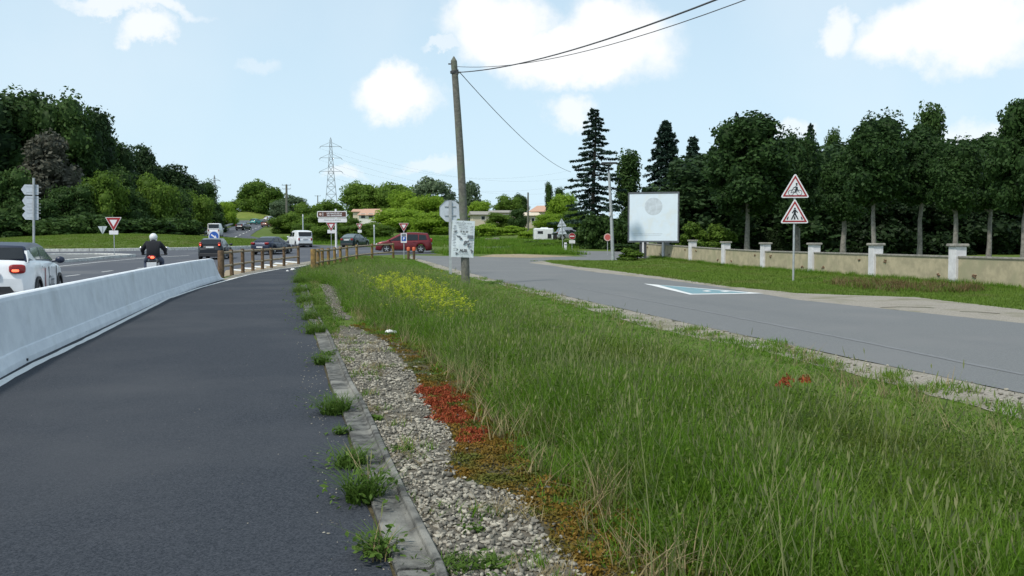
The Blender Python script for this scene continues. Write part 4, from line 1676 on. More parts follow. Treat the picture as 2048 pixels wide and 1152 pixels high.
def brown_sign():
    d = 74
    b = at(672, d)
    root = empty('direction_sign', b, math.radians(-3), 'brown place sign above a narrow white panel on a pale post', 'road sign')
    post(root, zat(418, d) - b.z, .085, M_signwhite, y=.12)
    k = 1 / FPX * d
    p = plate(root, 'brown_panel', rect(60 * k, 13 * k, .12), M_signwhite, -.03, .03, ((665 - 672) * k, 0, zat(428.7, d) - b.z))
    plate(p, 'brown_field', rect(56.5 * k, 9.6 * k, .06), M_signbrown, -.038, -.0305)
    plate(p, 'flower_symbol', disc(2.5 * k, 10, (-23.2 * k, 0)), mat('sign_pink', (.62, .48, .42), (.55, .42, .38), 5, .5), -.045, -.0385)
    plate(p, 'divider', rect(1.0 * k, 6.5 * k, .01, (-18.2 * k, 0)), M_signwhite, -.045, -.0385)
    letter('lettering', 'LES HAUTS DE LA', 3.4 * k, p, (5 * k, -.046, 1.9 * k), M_signwhite, sx=1.15, bold=.006)
    letter('lettering', 'DE GARONNE', 3.6 * k, p, (5 * k, -.046, -2.2 * k), M_signwhite, sx=1.3, bold=.006)
    q = plate(root, 'white_panel', rect(58 * k, 8 * k, .08), M_signwhite, -.03, .03, ((666 - 672) * k, 0, zat(440.5, d) - b.z))
    letter('lettering', 'PARKING LE BOURG', 3.4 * k, q, (0, -.033, 0), M_inkgrey, sx=1.1, bold=.002)


brown_sign()


def keep_sign():
    d = 67
    b = at(429, d)
    root = empty('keep_right_sign', b, math.radians(-8), 'round blue arrow sign with white edge behind the black hatchback', 'road sign')
    cz = zat(473, d) - b.z
    post(root, cz, .035)
    k = d / FPX
    p = plate(root, 'sign_panel', disc(11.5 * k, 30), M_signwhite, -.012, .012, (0, 0, cz))
    plate(p, 'blue_field', disc(10 * k, 30), M_signblue, -.018, -.0125)
    m = MB()
    a = math.radians(-35)
    R = lambda x, z: (x * math.cos(a) - z * math.sin(a), x * math.sin(a) + z * math.cos(a))
    m.prism([R(*q) for q in [(-.26, -.05), (.06, -.05), (.06, -.15), (.27, 0), (.06, .15), (.06, .05), (-.26, .05)]], -.023, -.0185)
    m.build('white_arrow', M_signwhite, p)


keep_sign()


def round_signs():
    d = 86
    b = at(1144, d)
    k = d / FPX
    root = empty('no_entry_sign', b, 0, 'red no-entry sign with white bar and a white plate below', 'road sign')
    post(root, zat(472, d) - b.z, .03)
    p = plate(root, 'sign_panel', disc(6.6 * k, 28), M_signwhite, -.012, .012, (0, 0, zat(472.5, d) - b.z))
    plate(p, 'red_field', disc(6.2 * k, 28), M_signred, -.017, -.0125)
    plate(p, 'white_bar', rect(9.2 * k, 1.9 * k, .02), M_signwhite, -.022, -.0175)
    plate(root, 'lower_plate', rect(12 * k, 6.5 * k, .03), M_signwhite, -.012, .012, (0, 0, zat(483.5, d) - b.z))
    d = 70
    b = at(1215, d)
    k = d / FPX
    root = empty('round_sign', b, 0, 'faded red round sign with pale edge beside the lamp post', 'road sign')
    post(root, zat(476, d) - b.z, .03)
    p = plate(root, 'sign_panel', disc(7.6 * k, 28), mat('sign_pale_pink', (.62, .42, .38), (.58, .4, .36), 5, .6), -.012, .012, (0, 0, zat(474.5, d) - b.z))
    plate(p, 'red_field', disc(5.6 * k, 28), M_fadedred, -.017, -.0125)
    # two triangle backs
    d = 84
    b = at(1126, d)
    k = d / FPX
    root = empty('warning_sign', b, math.radians(170), 'two grey triangular sign backs stacked on a leaning post', 'road sign')
    root.rotation_euler = (0, math.radians(3), math.radians(172))
    post(root, zat(438, d) - b.z, .035)
    for py in (447.5, 463):
        q = plate(root, 'sign_panel', tri(19 * k, True, .08), M_signback, -.012, .012, (.0, 0, zat(py, d) - b.z))
        MB().box((0, .03, 0), (13 * k * .8, .02, .05)).build('stiffener', M_galv, q)
    b = P(1131, 503)
    root = empty('milestone', b, 0, 'small white roadside marker post beside the stacked sign backs', 'marker post')
    MB().cbox((0, 0, .35), (.24, .2, .9), .03).build('marker_body', M_signwhite, root)
    MB().box((0, -.11, .62), (.2, .02, .09)).build('marker_band', M_inkgrey, root)
    # orange-topped posts
    for i, px in enumerate((817, 828)):
        d = 61
        b = at(px, d)
        root = empty('wooden_bollard', b, 0, ['low wooden bollard with orange top, left of the pair by the yield sign', 'low wooden bollard with orange top, right of the pair by the yield sign'][i],
                     'bollard', 'orange-topped bollards')
        MB().tube([(0, 0, -.2), (0, 0, .62)], .09, 10).build('bollard_post', M_post, root)
        MB().tube([(0, 0, .62), (0, 0, .84), (0, 0, .88)], [.12, .12, .07], 10).build('reflector_cap', M_orange, root)
    # grey panel back
    d = 172
    b = at(402, d)
    k = d / FPX
    root = empty('road_panel', b, math.radians(-4), 'large grey rectangular sign back beside the climbing road', 'road sign')
    hz = zat(433.5, d) - b.z
    plate(root, 'panel', rect(24 * k, 27 * k, .05), M_signback, -.03, .03, (0, 0, hz))
    m = MB()
    for x in (-7 * k, 7 * k):
        m.box((x, -.08, hz / 2 + .5), (.14, .09, hz + 27 * k * .8))
    m.build('support_post', M_galv, root)
    # white lampposts / marker sticks
    for (px, t, bs, dd, lab) in ((607, 429, 462, 110, 'short pale marker pole above the white van'), (749, 450, 489, 100, 'short pale marker pole left of the red minivan')):
        b = at(px, dd)
        o = MB().tube([(0, 0, -.2), (0, 0, zat(t, dd) - b.z)], .07, 8)
        root = empty('marker_pole', b, 0, lab, 'pole')
        o.build('pole_shaft', M_signback, root)
        MB().tube([(0, 0, zat(t, dd) - b.z - .25), (0, 0, zat(t, dd) - b.z + .02)], .085, 8).build('pole_band', M_signwhite, root)


round_signs()


def billboard():
    d = 62
    b = at(1281, d)
    k = d / FPX
    root = empty('billboard', at(1306, d), math.radians(-14), 'blank pale square billboard with a faded round print on two dark legs', 'billboard')
    c = zat(434.5, d) - gz(d)
    W, H = 100 * k, 99 * k
    MB().box((0, .10, c), (W, .2, H)).build('cabinet', M_dark, root)
    f = MB().ring(rect(W + .04, H + .04, .03), rect(W - .16, H - .2, .03), -.03, -.002).build('frame', mat('billboard_frame', (.12, .13, .15), (.09, .10, .11), 4, .5), root, (0, 0, c))
    p = plate(root, 'poster_face', rect(W - .14, H - .18, .02), M_board, -.014, -.0015, (0, 0, c))
    plate(p, 'faded_disc', disc(17.5 * k, 40, (0, 21.5 * k)), M_disc, -.017, -.0142)
    plate(p, 'faded_band', rect(60 * k, 1.2 * k, .01, (-12 * k, -33 * k)), mat('faded_lettering', (.50, .55, .60), (.57, .64, .70), 9, .7, lo=.45, hi=.55), -.017, -.0142)
    plate(p, 'faded_band', rect(56 * k, .9 * k, .01, (-12 * k, -36 * k)), MATS['faded_lettering'], -.017, -.0142)
    for x in (-25 * k, -16 * k):
        MB().box((x, .12, (c - H / 2) / 2 - .1), (.17, .17, c - H / 2 + .2)).build('leg', M_dark, root)


billboard()


def lamp_post():
    b = P(1226, 521)
    d = b.y
    root = empty('street_lamp', b, 0, 'slim grey street lamp post with flat dark head before the cedar', 'street lamp')
    h = zat(327, d) - b.z
    MB().tube([(0, 0, -.2), (-.14, 0, h * .5), (-.31, 0, h * .90)], [.125, .105, .085], 10).build('pole_shaft', M_galv, root)
    MB().tube([(-.31, 0, h * .90), (-.33, 0, h)], .045, 8).build('arm', M_dark, root)
    MB().cbox((-.30, 0, h + .03), (1.05, .6, .09), .02).build('lamp_head', M_dark, root)
    MB().box((-.30, 0, h - .045), (.5, .3, .05)).build('lamp_lens', M_signback, root)
    MB().box((-.26, -.10, h * .48), (.14, .12, .2)).box((.04, -.1, h * .47), (.1, .1, .1)).build('junction_box', M_signwhite, root)


lamp_post()


def far_pole(px, d, top, label, r=.13, arms=2, name='power_pole', armw=1.2):
    b = at(px, d)
    root = empty(name, b, 0, label, 'utility pole')
    h = zat(top, d) - b.z
    MB().tube([(0, 0, -.3), (0, 0, h)], [r * 1.2, r * .8], 8).build('pole_shaft', M_wood, root)
    for i in range(arms):
        z = h - .15 - i * .9
        MB().box((0, 0, z), (armw * (1 - .15 * i), .1, .1)).build('crossarm', M_dark, root)
        m = MB()
        for x in (-.45, 0, .45):
            m.tube([(x * armw, 0, z + .05), (x * armw, 0, z + .3)], .045, 6)
        m.build('insulator', M_galv, root)
    return root, Vector((b.x, b.y, b.z + h))


far_pole(575, 210, 369, 'wooden power pole with two crossarms at the end of the bridge', .28, 2, armw=2.2)
far_pole(637, 300, 391, 'small distant pole between the power pole and the pylon', .18, 1, armw=2.0)
far_pole(1056, 150, 385, 'thin wooden pole in front of the beige house', .16, 0)


def pylon(px, d, top, base_row, wpx, label):
    b = at(px, d)
    H = zat(top, d) - b.z
    root = empty('electricity_pylon', b, math.radians(12), label, 'pylon')
    W = wpx / FPX * d
    def hw(f):   # half width at height fraction
        return W / 2 * (1 - f / .58 * .62) if f < .58 else W / 2 * (.38 - .30 * (f - .58) / .42)
    T = d / FPX * .42
    lv = [0, .12, .23, .33, .42, .5, .58, .66, .74, .82, .90, .97]
    for sx in (-1, 1):
        for sy in (-1, 1):
            MB().tube([(sx * hw(f), sy * hw(f), H * f) for f in lv] + [(0, 0, H)], T, 4).build('leg', M_pylon, root)
    m = MB()
    for f0, f1 in zip(lv, lv[1:]):
        for s in (-1, 1):
            a0, a1 = hw(f0), hw(f1)
            m.tube([(-a0, s * a0, H * f0), (a1, s * a1, H * f1)], T * .6, 3)
            m.tube([(a0, s * a0, H * f0), (-a1, s * a1, H * f1)], T * .6, 3)
            m.tube([(s * a0, -a0, H * f0), (s * a1, a1, H * f1)], T * .6, 3)
            m.tube([(-a1, s * a1, H * f1), (a1, s * a1, H * f1)], T * .6, 3)
    m.build('bracing', M_pylon, root)
    for f, aw in ((.60, 1.0), (.76, .95), (.895, .92)):
        m = MB()
        A = W * .70 * aw
        for s in (-1, 1):
            m.tube([(0, 0, H * f), (s * A, 0, H * f)], T * .9, 4)
            m.tube([(s * hw(f), 0, H * (f + .045)), (s * A, 0, H * f)], T * .7, 4)
            m.tube([(s * A, 0, H * f), (s * A * 1.12, 0, H * (f - .02))], T * 1.3, 4)
        m.build('crossarm', M_pylon, root)
    return b, H, W


pa, pH, pW = pylon(664, 420, 275, 420, 30, 'large lattice electricity pylon rising behind the brown sign')
pylon(432, 640, 350, 410, 15, 'small distant lattice pylon beyond the left wood')
k = 0
for f in (.60, .76, .895):
    for s in (-1, 1):
        a = pa + Vector((s * pW * .76, s * pW * .16, pH * (f - .025)))
        bb = ray_at(1160 + s * 20, [402, 372, 345][k // 2] + 4 * s, 560)
        wire(a, bb, 9, .02, ['lowest left', 'lowest right', 'middle left', 'middle right', 'topmost left', 'topmost right'][k] + ' faint power line running right from the large pylon')
        k += 1

# ---------------------------------------------------------------- wooden fences
def fence(posts, label, hbase, rails, mats, first_r=.10, hs=None):
    """posts: list of ground points"""
    o = posts[0]
    root = empty('wooden_fence', o, 0, label, 'fence')
    random.seed(len(posts))
    for i, p in enumerate(posts):
        q = p - o
        h = (hs[i] if hs else hbase) + random.uniform(-.015, .015)
        r = first_r if i == 0 else .085
        lean = Vector((random.uniform(-.02, .02), random.uniform(-.02, .02), 0))
        MB().tube([q + Vector((0, 0, -.25)), q + Vector((0, 0, h - .03)) + lean, q + Vector((0, 0, h)) + lean], [r, r, r * .82], 10).build('post', mats[0], root)
    for a, b_ in zip(posts, posts[1:]):
        for rh in rails:
            t = (b_ - a).normalized()
            nn = Vector((t.y, -t.x, 0)) * .0
            pa_, pb_ = a - o + Vector((0, 0, rh)) + nn, b_ - o + Vector((0, 0, rh)) + nn
            mid = (pa_ + pb_) / 2 + Vector((0, 0, random.uniform(-.012, .012)))
            MB().tube([pa_, mid, pb_], [.052, .05, .052], 8).build('rail', mats[1], root)


LF = [P(442, 556), P(464, 551), P(486, 546), P(506, 542), P(525, 539), P(543, 536), P(568, 532.5), P(597, 528.5)]
fence(LF, 'short brown log fence standing between the barrier end and the crossing', 1.13, (1.03, .46), (M_post, M_rail), .13)
RF = [at(px, d) for px, d in ((627, 41.5), (636, 43.5), (645, 45.5), (657, 47.5), (670, 50), (681, 52), (694, 54.3), (714, 57), (744, 60), (787, 63.5))]
fence(RF, 'long mossy log fence curving right behind the tall grass', 1.13, (1.02, .45), (M_posty, M_rail), .13)

# ---------------------------------------------------------------- houses
def house(b, W, D, H, roofh, wallm, roofm, label, rz=0, wins=(), hip=0.0, chim=False, name='house'):
    root = empty(name, b, rz, label, 'house')
    MB().box((0, D / 2, H / 2 - 1), (W, D, H + 2)).build('wall', wallm, root)
    m = MB()
    e = .45
    x0, x1, y0, y1 = -W / 2 - e, W / 2 + e, -e, D + e
    z = H + .02
    th = .12
    vs = [(x0, y0, z), (x1, y0, z), (x1, y1, z), (x0, y1, z), (x0 + hip, D / 2, z + roofh), (x1 - hip, D / 2, z + roofh),
          (x0, y0, z + th), (x1, y0, z + th), (x1, y1, z + th), (x0, y1, z + th)]
    vs[4] = (x0 + hip, D / 2, z + th + roofh)
    vs[5] = (x1 - hip, D / 2, z + th + roofh)
    m.add(vs, [(3, 2, 1, 0), (0, 1, 7, 6), (1, 2, 8, 7), (2, 3, 9, 8), (3, 0, 6, 9), (6, 7, 5, 4), (8, 9, 4, 5), (7, 8, 5), (9, 6, 4)])
    r = m.build('roof', roofm, root)
    if chim:
        MB().box((W * .2, D * .5, z + roofh + .5), (.7, .7, 1.2)).build('chimney', wallm, r)
    for (x, zz, w, h) in wins:
        f = MB().ring(rect(w + .2, h + .2, .01), rect(w, h, .01), -.06, -.005).build('window', M_housewhite, root, (x, 0, zz))
        MB().box((0, -.01, 0), (w, .02, h)).build('pane', M_shadewin, f)
    return root


bh = at(741, 215)
house(bh, 5.3, 7, zat(427.5, 215) - bh.z - .4, zat(414.5, 215) - zat(427.5, 215) , M_housewhite, M_brickroof, 'white house with pale pink tiled roof among the trees', 0,
      [(-1.7, zat(432, 215) - bh.z, 1.0, 1.1), (.2, zat(432, 215) - bh.z, 1.0, 1.1), (1.8, zat(432, 215) - bh.z, .9, 1.1)], 1.0)
bh = at(722, 235)
house(bh, 4, 5, zat(424, 235) - bh.z, .7, M_cream, M_brickroof, 'beige outbuilding just left of the pink-roofed house', 0, [(0, zat(430, 235) - bh.z, .8, .8)])
d = 205
bh = at(1082, d)
house(bh, 5.2, 8, zat(424, d) - bh.z, zat(409, d) - zat(422, d), M_cream, M_brickroof, 'beige two-level house with red tiled roof beside the cypress', math.radians(-25), [(-1.2, zat(436, d) - bh.z, .8, 1.2), (1.0, zat(436, d) - bh.z, .8, 1.2)], .3, True)
bh = at(1062, 190)
house(bh, 3.4, 5, zat(432, 190) - bh.z, .7, M_cream, M_cream, 'lower beige annex left in front of the red-roofed house', math.radians(10), [(.4, zat(441, 190) - bh.z, .6, 1.0)])
bh = at(962, 200)
house(bh, 3.6, 7, zat(430, 200) - bh.z, .8, M_cream, M_cope, 'long beige barn left of the dark tree', math.radians(8), [(.5, zat(436, 200) - bh.z, .8, .8)], name='barn')
bh = at(1010, 215)
house(bh, 6.5, 6, zat(426, 215) - bh.z, .6, M_cream, M_cope, 'beige shed with flat pale roof behind the dark tree', math.radians(8), [(.5, zat(433, 215) - bh.z, .8, .8)], name='shed')

# embankment and bridge parapet on the far hill
mound('embankment', at(506, 330)[:2], 12, 22, 3.2, mat('bank_grass', (.12, .16, .03), (.17, .20, .045), .6, .95, coords='World', bump=.3))  # bank grass is a brighter green than the base ground
d = 250
b = at(559, d)
root = empty('bridge_parapet', b, math.radians(-6), 'pale concrete bridge parapet at the top of the climbing road', 'parapet')
MB().box((0, 0, zat(440.5, d) - b.z), (4.6, .3, .75)).build('parapet_panel', M_cream, root)
for x in (-2.0, 0, 2.0):
    MB().box((x, .0, .3), (.25, .25, 1.6)).build('parapet_post', M_cope, root)


def guardrail(pts, label):
    o = pts[0]
    root = empty('guard_rail', o, 0, label, 'guard rail')
    m = MB()
    for a, b_ in zip(pts, pts[1:]):
        t = (b_ - a)
        L = t.length
        c = (a + b_) / 2 - o
        R = t.to_track_quat('X', 'Z').to_matrix()
        MB().box(c + Vector((0, 0, .6)), (L, .08, .32), rot=R).build('rail', M_galv, root)
        n = max(1, int(L / 6))
        for k in range(n):
            q = a + t * (k / n) - o
            MB().box(q + Vector((0, 0, .3)), (.12, .12, .7)).build('post', M_dark, root)


guardrail([P(410, 471), P(440, 461), P(463, 453.5), P(500, 447), P(541, 441.2)], 'dark central guard rail between the two climbing carriageways')
guardrail([P(352, 469.5), P(391, 448.5), P(431, 443.6), P(475, 441.2)], 'guard rail on the left side of the climbing road')

# ---------------------------------------------------------------- vehicles
def paint(name, c, metal=.2, rough=.32):
    return mat(name, c, tuple(x * .92 for x in c), 3, rough, metal=metal, coat=.3)


def lerp_prof(pts, x):
    if x <= pts[0][0]:
        return pts[0][1]
    for (a, za), (b, zb) in zip(pts, pts[1:]):
        if x <= b:
            t = (x - a) / (b - a)
            return za + (zb - za) * t
    return pts[-1][1]


def smooth_prof(pts, x, r=.08):
    return (lerp_prof(pts, x - r) + lerp_prof(pts, x) + lerp_prof(pts, x + r) + lerp_prof(pts, x - r / 2) + lerp_prof(pts, x + r / 2)) / 5


def make_car(name, label, cat, loc, heading, L, W, H, belt, cab, body, roofm=None, wr=.31, axles=None, glass=M_glass, windows=None, tail=None, tailon=False,
             rear_glass=(.12, .92), front_glass=(.08, .94), plate_z=.75, group=None, detail=True, roofw=.74, sill=.20, lower=None, lampw=None, front=True, cabw=.90):
    """x forward, y left. belt: (x,z) outline of bonnet/boot line; cab: four (x,z): rear base, rear top, front top, front base"""
    loc = Vector(loc)
    root = empty(name, loc, math.pi / 2 - heading, label, cat, group)
    hw = W / 2
    ax = axles or (-L / 2 + .72, L / 2 - .80)
    # --- body
    n = 72 if detail else 36
    xs = [-L / 2 + L * i / n for i in range(n + 1)]
    ra = wr * 1.17
    def bottom(x):
        z = sill + .06 * max(0, abs(x) - (L / 2 - .35)) / .35
        for a in ax:
            if abs(x - a) < ra:
                z = max(z, wr + math.sqrt(ra * ra - (x - a) ** 2))
        return z
    def half(x):
        e = abs(2 * x / L)
        return hw * (1 - .035 * e ** 2 - .17 * max(0, (e - .80) / .20) ** 2.2)
    ring = []
    for x in xs:
        zb, zt, w = bottom(x), smooth_prof(belt, x, .05), half(x)
        zb = min(zb, zt - .08)
        h = zt - zb
        ring.append([(0, zb), (w * .80, zb), (w * .965, zb), (w * .995, zb + h * .22), (w, zb + h * .5), (w * .985, zb + h * .80), (w * .95, zt - .035), (w * .89, zt - .004), (w * .5, zt + .018), (0, zt + .024)])
    K = len(ring[0])
    vs, fs = [], []
    for x, r in zip(xs, ring):
        for (yy, z) in r:
            vs.append((x, yy, z))
        for (yy, z) in reversed(r[1:-1]):
            vs.append((x, -yy, z))
    KK = 2 * K - 2
    for i in range(n):
        for k in range(KK):
            j = (k + 1) % KK
            fs.append((i * KK + k, i * KK + j, (i + 1) * KK + j, (i + 1) * KK + k))
    m = MB()
    m.smooth = True
    m.add(vs, fs)
    m.add(vs[:KK], [tuple(reversed(range(KK)))], False)
    m.add(vs[n * KK:], [tuple(range(KK))], False)
    bo = m.build('body', body, root)
    # --- cabin shell
    (x0, z0), (x1, z1), (x2, z2), (x3, z3) = cab
    wb, wt = hw * cabw, hw * roofw
    zlow = min(z0, z3)
    top = H
    def chw(z):
        return wb + (wt - wb) * max(0, (z - zlow)) / (top - zlow)
    prof = [(x0, z0), (x1, z1), ((x1 * .6 + x2 * .4), top), (x2 * .75 + x1 * .25, top - .005), (x2, z2), (x3, z3)]
    m = MB()
    m.smooth = True
    nn = 40 if detail else 20
    xs2 = sorted(set([x0 + (x3 - x0) * i / nn for i in range(nn + 1)] + [x1, x2]))
    ring = []
    for x in xs2:
        z = lerp_prof(prof, x)
        w = min(chw(z), half(x) - .035)
        zl = min(z, smooth_prof(belt, x)) - .05
        cr = .02 * min(1, max(0, (z - zlow) / (top - zlow)))
        ring.append([(min(chw(zlow), half(x) - .035), zl), (w + .0, z - .05), (w - .02, z - .02), (w - .07, z), (w * .5, z + cr * .7), (0, z + cr)])
    K = 6
    vs, fs = [], []
    for x, r in zip(xs2, ring):
        for (yy, z) in r:
            vs.append((x, yy, z))
        for (yy, z) in reversed(r[:-1]):
            vs.append((x, -yy, z))
    KK = 11
    for i in range(len(xs2) - 1):
        for k in range(KK - 1):
            fs.append((i * KK + k, i * KK + k + 1, (i + 1) * KK + k + 1, (i + 1) * KK + k))
    m.add(vs, fs)
    m.add(vs[:KK], [tuple(reversed(range(KK)))], False)
    m.add(vs[-KK:], [tuple(range(KK))], False)
    m.build('roof', roofm or body, root)
    # --- glass
    def slope_glass(nm, a, b, t0, t1, out):
        ax_, az = a
        bx_, bz = b
        d = Vector((bx_ - ax_, 0, bz - az))
        nrm = Vector((-d.z, 0, d.x)).normalized()
        if nrm.z < 0:
            nrm = -nrm
        if abs(d.x) < .12:
            nrm = Vector((out, 0, 0.15)).normalized()
        pts = []
        for t in (t0, t1):
            x, z = ax_ + d.x * t, az + d.z * t
            w = min(chw(z), half(x) - .03) - .06
            pts.append((x, w, z))
            pts.append((x, -w, z))
        o = nrm * .028
        q = [Vector(p) + o for p in (pts[0], pts[1], pts[3], pts[2])]
        q2 = [p - nrm * .06 for p in q]
        MB().add(q + q2, [(0, 1, 2, 3), (7, 6, 5, 4), (0, 4, 5, 1), (1, 5, 6, 2), (2, 6, 7, 3), (3, 7, 4, 0)]).build(nm, glass, root)
    slope_glass('rear_window', (x0, z0), (x1, z1), rear_glass[0], rear_glass[1], -1)
    slope_glass('windscreen', (x3, z3), (x2, z2), front_glass[0], front_glass[1], 1)
    for poly in (windows or []):
        for s in (1, -1):
            o = []
            for dd in (.012, -.02):
                o += [Vector((x, s * (chw(z) + dd), z)) for x, z in poly]
            k = len(poly)
            fs = [tuple(range(k)), tuple(reversed(range(k, 2 * k)))] + [((i + 1) % k, i, k + i, k + (i + 1) % k) for i in range(k)]
            MB().add(o, fs).build('side_window', glass, root)
    # --- lower trim, lamps, plate
    if lower is None:
        lower = M_plastic
    zb = sill + .05
    yh = half(-L / 2)
    MB().cbox((-L / 2 + .05, 0, zb + .10), (.16, yh * 2.06, .20), .03).build('rear_bumper', lower, root)
    MB().cbox((L / 2 - .05, 0, zb + .08), (.16, yh * 2.04, .18), .03).build('front_bumper', lower, root)
    if detail:
        for s in (1, -1):
            MB().box(((ax[0] + ax[1]) / 2, s * (hw - .03), sill + .04), (ax[1] - ax[0] - ra * 2.1, .07, .09)).build('sill', lower, root)
    tz, th, tw = tail or (.95, .16, .26)
    for s in (1, -1):
        yy = s * (yh - tw * .36)
        Rz = Matrix.Rotation(-s * .22, 3, 'Z')
        tl = MB().sball((-L / 2 + .045, yy, tz), (.085, tw / 2, th / 2), .55, 20, 12, Rz).build('tail_light', M_tail, root)
        if tailon:
            MB().sball((-L / 2 + .030, yy - s * tw * .1, tz - th * .16), (.085, tw * .30, th * .20), .6, 14, 10, Rz).build('lit_bulb', M_tailon, tl)
    MB().cbox((-L / 2 - .012, 0, plate_z), (.05, .52, .11), .008).build('number_plate', M_plate, root)
    if front:
        zl = lerp_prof(belt, L / 2 - .25) - .14
        for s in (1, -1):
            MB().ball((L / 2 - .16, s * (half(L / 2 - .1) - .2), zl), (.16, .19, .085), 14, 8, Matrix.Rotation(-s * .35, 3, 'Z')).build('headlight', M_head, root)
        MB().box((L / 2 - .0, 0, zl - .06), (.05, yh * .95, .10)).build('grille', M_plastic, root)
    # --- mirrors, handles
    for s in (1, -1):
        mm = MB().ball((x3 - .32, s * (hw + .09), z3 + .06), (.07, .11, .085), 10, 7)
        mm.tube([(x3 - .32, s * (hw - .08), z3 + .02), (x3 - .32, s * (hw + .05), z3 + .04)], .025, 6)
        mm.build('wing_mirror', roofm or body, root)
    if detail:
        for s in (1, -1):
            for hx in (ax[0] + .55, (ax[0] + ax[1]) / 2 + .35):
                MB().cbox((hx, s * (hw * .985), lerp_prof(belt, hx) - .14), (.2, .035, .035), .008).build('door_handle', body, root)
            for gx in ((ax[0] + ax[1]) / 2 - .1, ax[1] - .42):
                MB().box((gx, s * (hw * .993), .62), (.010, .016, .62)).build('door_gap', M_plastic, root)
    # --- wheels
    for a in ax:
        for s in (1, -1):
            y0, y1 = s * (hw - .22), s * (hw - .012)
            w_ = MB()
            w_.tube([(a, y0, wr), (a, y0 + s * .02, wr), (a, y1 - s * .03, wr), (a, y1, wr)], [wr * .88, wr, wr, wr * .86], 24 if detail else 14)
            wh = w_.build('wheel', M_tyre, root)
            r_ = MB().tube([(a, y1 - s * .02, wr), (a, y1 + s * .006, wr)], [wr * .66, wr * .62], 20 if detail else 10)
            r_.build('rim', M_rim if not detail else M_plastic, wh)
            if detail:
                sp = MB()
                for k in range(5):
                    an = 2 * math.pi * k / 5 + .3
                    c = Vector((a + math.cos(an) * wr * .33, y1 + s * .012, wr + math.sin(an) * wr * .33))
                    sp.box(c, (wr * .56, .018, wr * .17), rot=Matrix.Rotation(-an, 3, 'Y'))
                sp.tube([(a, y1, wr), (a, y1 + s * .025, wr)], wr * .16, 10)
                sp.build('spokes', M_rim, wh)
            # dark inner arch
        MB().box((a, 0, wr + .14), (ra * 1.7, W - .52, ra * .9)).build('wheel_well', M_plastic, root)
    return root


WHITE = paint('paint_white', (.74, .76, .78), 0)
BLACKP = paint('paint_black', (.006, .008, .013), 0, .3)
NAVY = paint('paint_navy', (.022, .030, .060), .4)
GREENP = paint('paint_green', (.018, .040, .042), .4)
REDP = paint('paint_red', (.15, .010, .016), .3)
SILVER = paint('paint_silver', (.35, .37, .40), .5)
TEAL = paint('paint_teal', (.05, .25, .24), .2)
BROWNP = paint('paint_brown', (.18, .07, .05), .2)
ROOFB = mat('paint_roof', (.020, .028, .055), (.022, .03, .058), 3, .38, metal=0, spec=.4)

hatch_belt = lambda L, zr=.95, zf=.78: [(-L / 2, .62), (-L / 2 + .04, .80), (-L / 2 + .12, zr), (0, .96), (L / 2 - 1.15, .98), (L / 2 - .75, .93), (L / 2 - .25, zf + .03), (L / 2 - .06, .66), (L / 2, .50)]
# white hatchback with dark roof, close on the left
h = math.radians(-17.8)
rc = Vector((-10.28, 19.0))
L_, W_ = 4.0, 1.75
fw = Vector((math.sin(h), math.cos(h)))
lf = Vector((-math.cos(h), math.sin(h)))
cc = rc + fw * L_ / 2 + lf * W_ / 2
c3 = make_car('hatchback_car', 'white hatchback with dark roof and red door stripe at the left edge', 'car', (cc.x, cc.y, gz(cc.y)), h, L_, W_, 1.49,
              [(-2.0, .60), (-1.97, .86), (-1.91, 1.12), (-1.2, 1.11), (.3, 1.06), (.85, 1.02), (1.2, .99), (1.7, .88), (1.93, .70), (2.0, .5)],
              [(-1.87, 1.10), (-1.68, 1.42), (.25, 1.41), (1.12, 1.01)], WHITE, ROOFB, .32, (-1.27, 1.27), windows=[
                  [(-1.12, 1.13), (-1.42, 1.26), (-1.34, 1.37), (-.62, 1.40), (-.54, 1.11)], [(-.46, 1.11), (-.54, 1.40), (.06, 1.38), (.46, 1.09)], [(.54, 1.08), (.26, 1.28), (.88, 1.06)]],
              tail=(.93, .20, .32), tailon=True, plate_z=.80, roofw=.78, rear_glass=(.10, .86), glass=M_glasslight)
for ch in bpy.data.objects:
    if ch.parent == c3 and ch.name.startswith('rear_window'):
        ch.data.materials[0] = M_glass
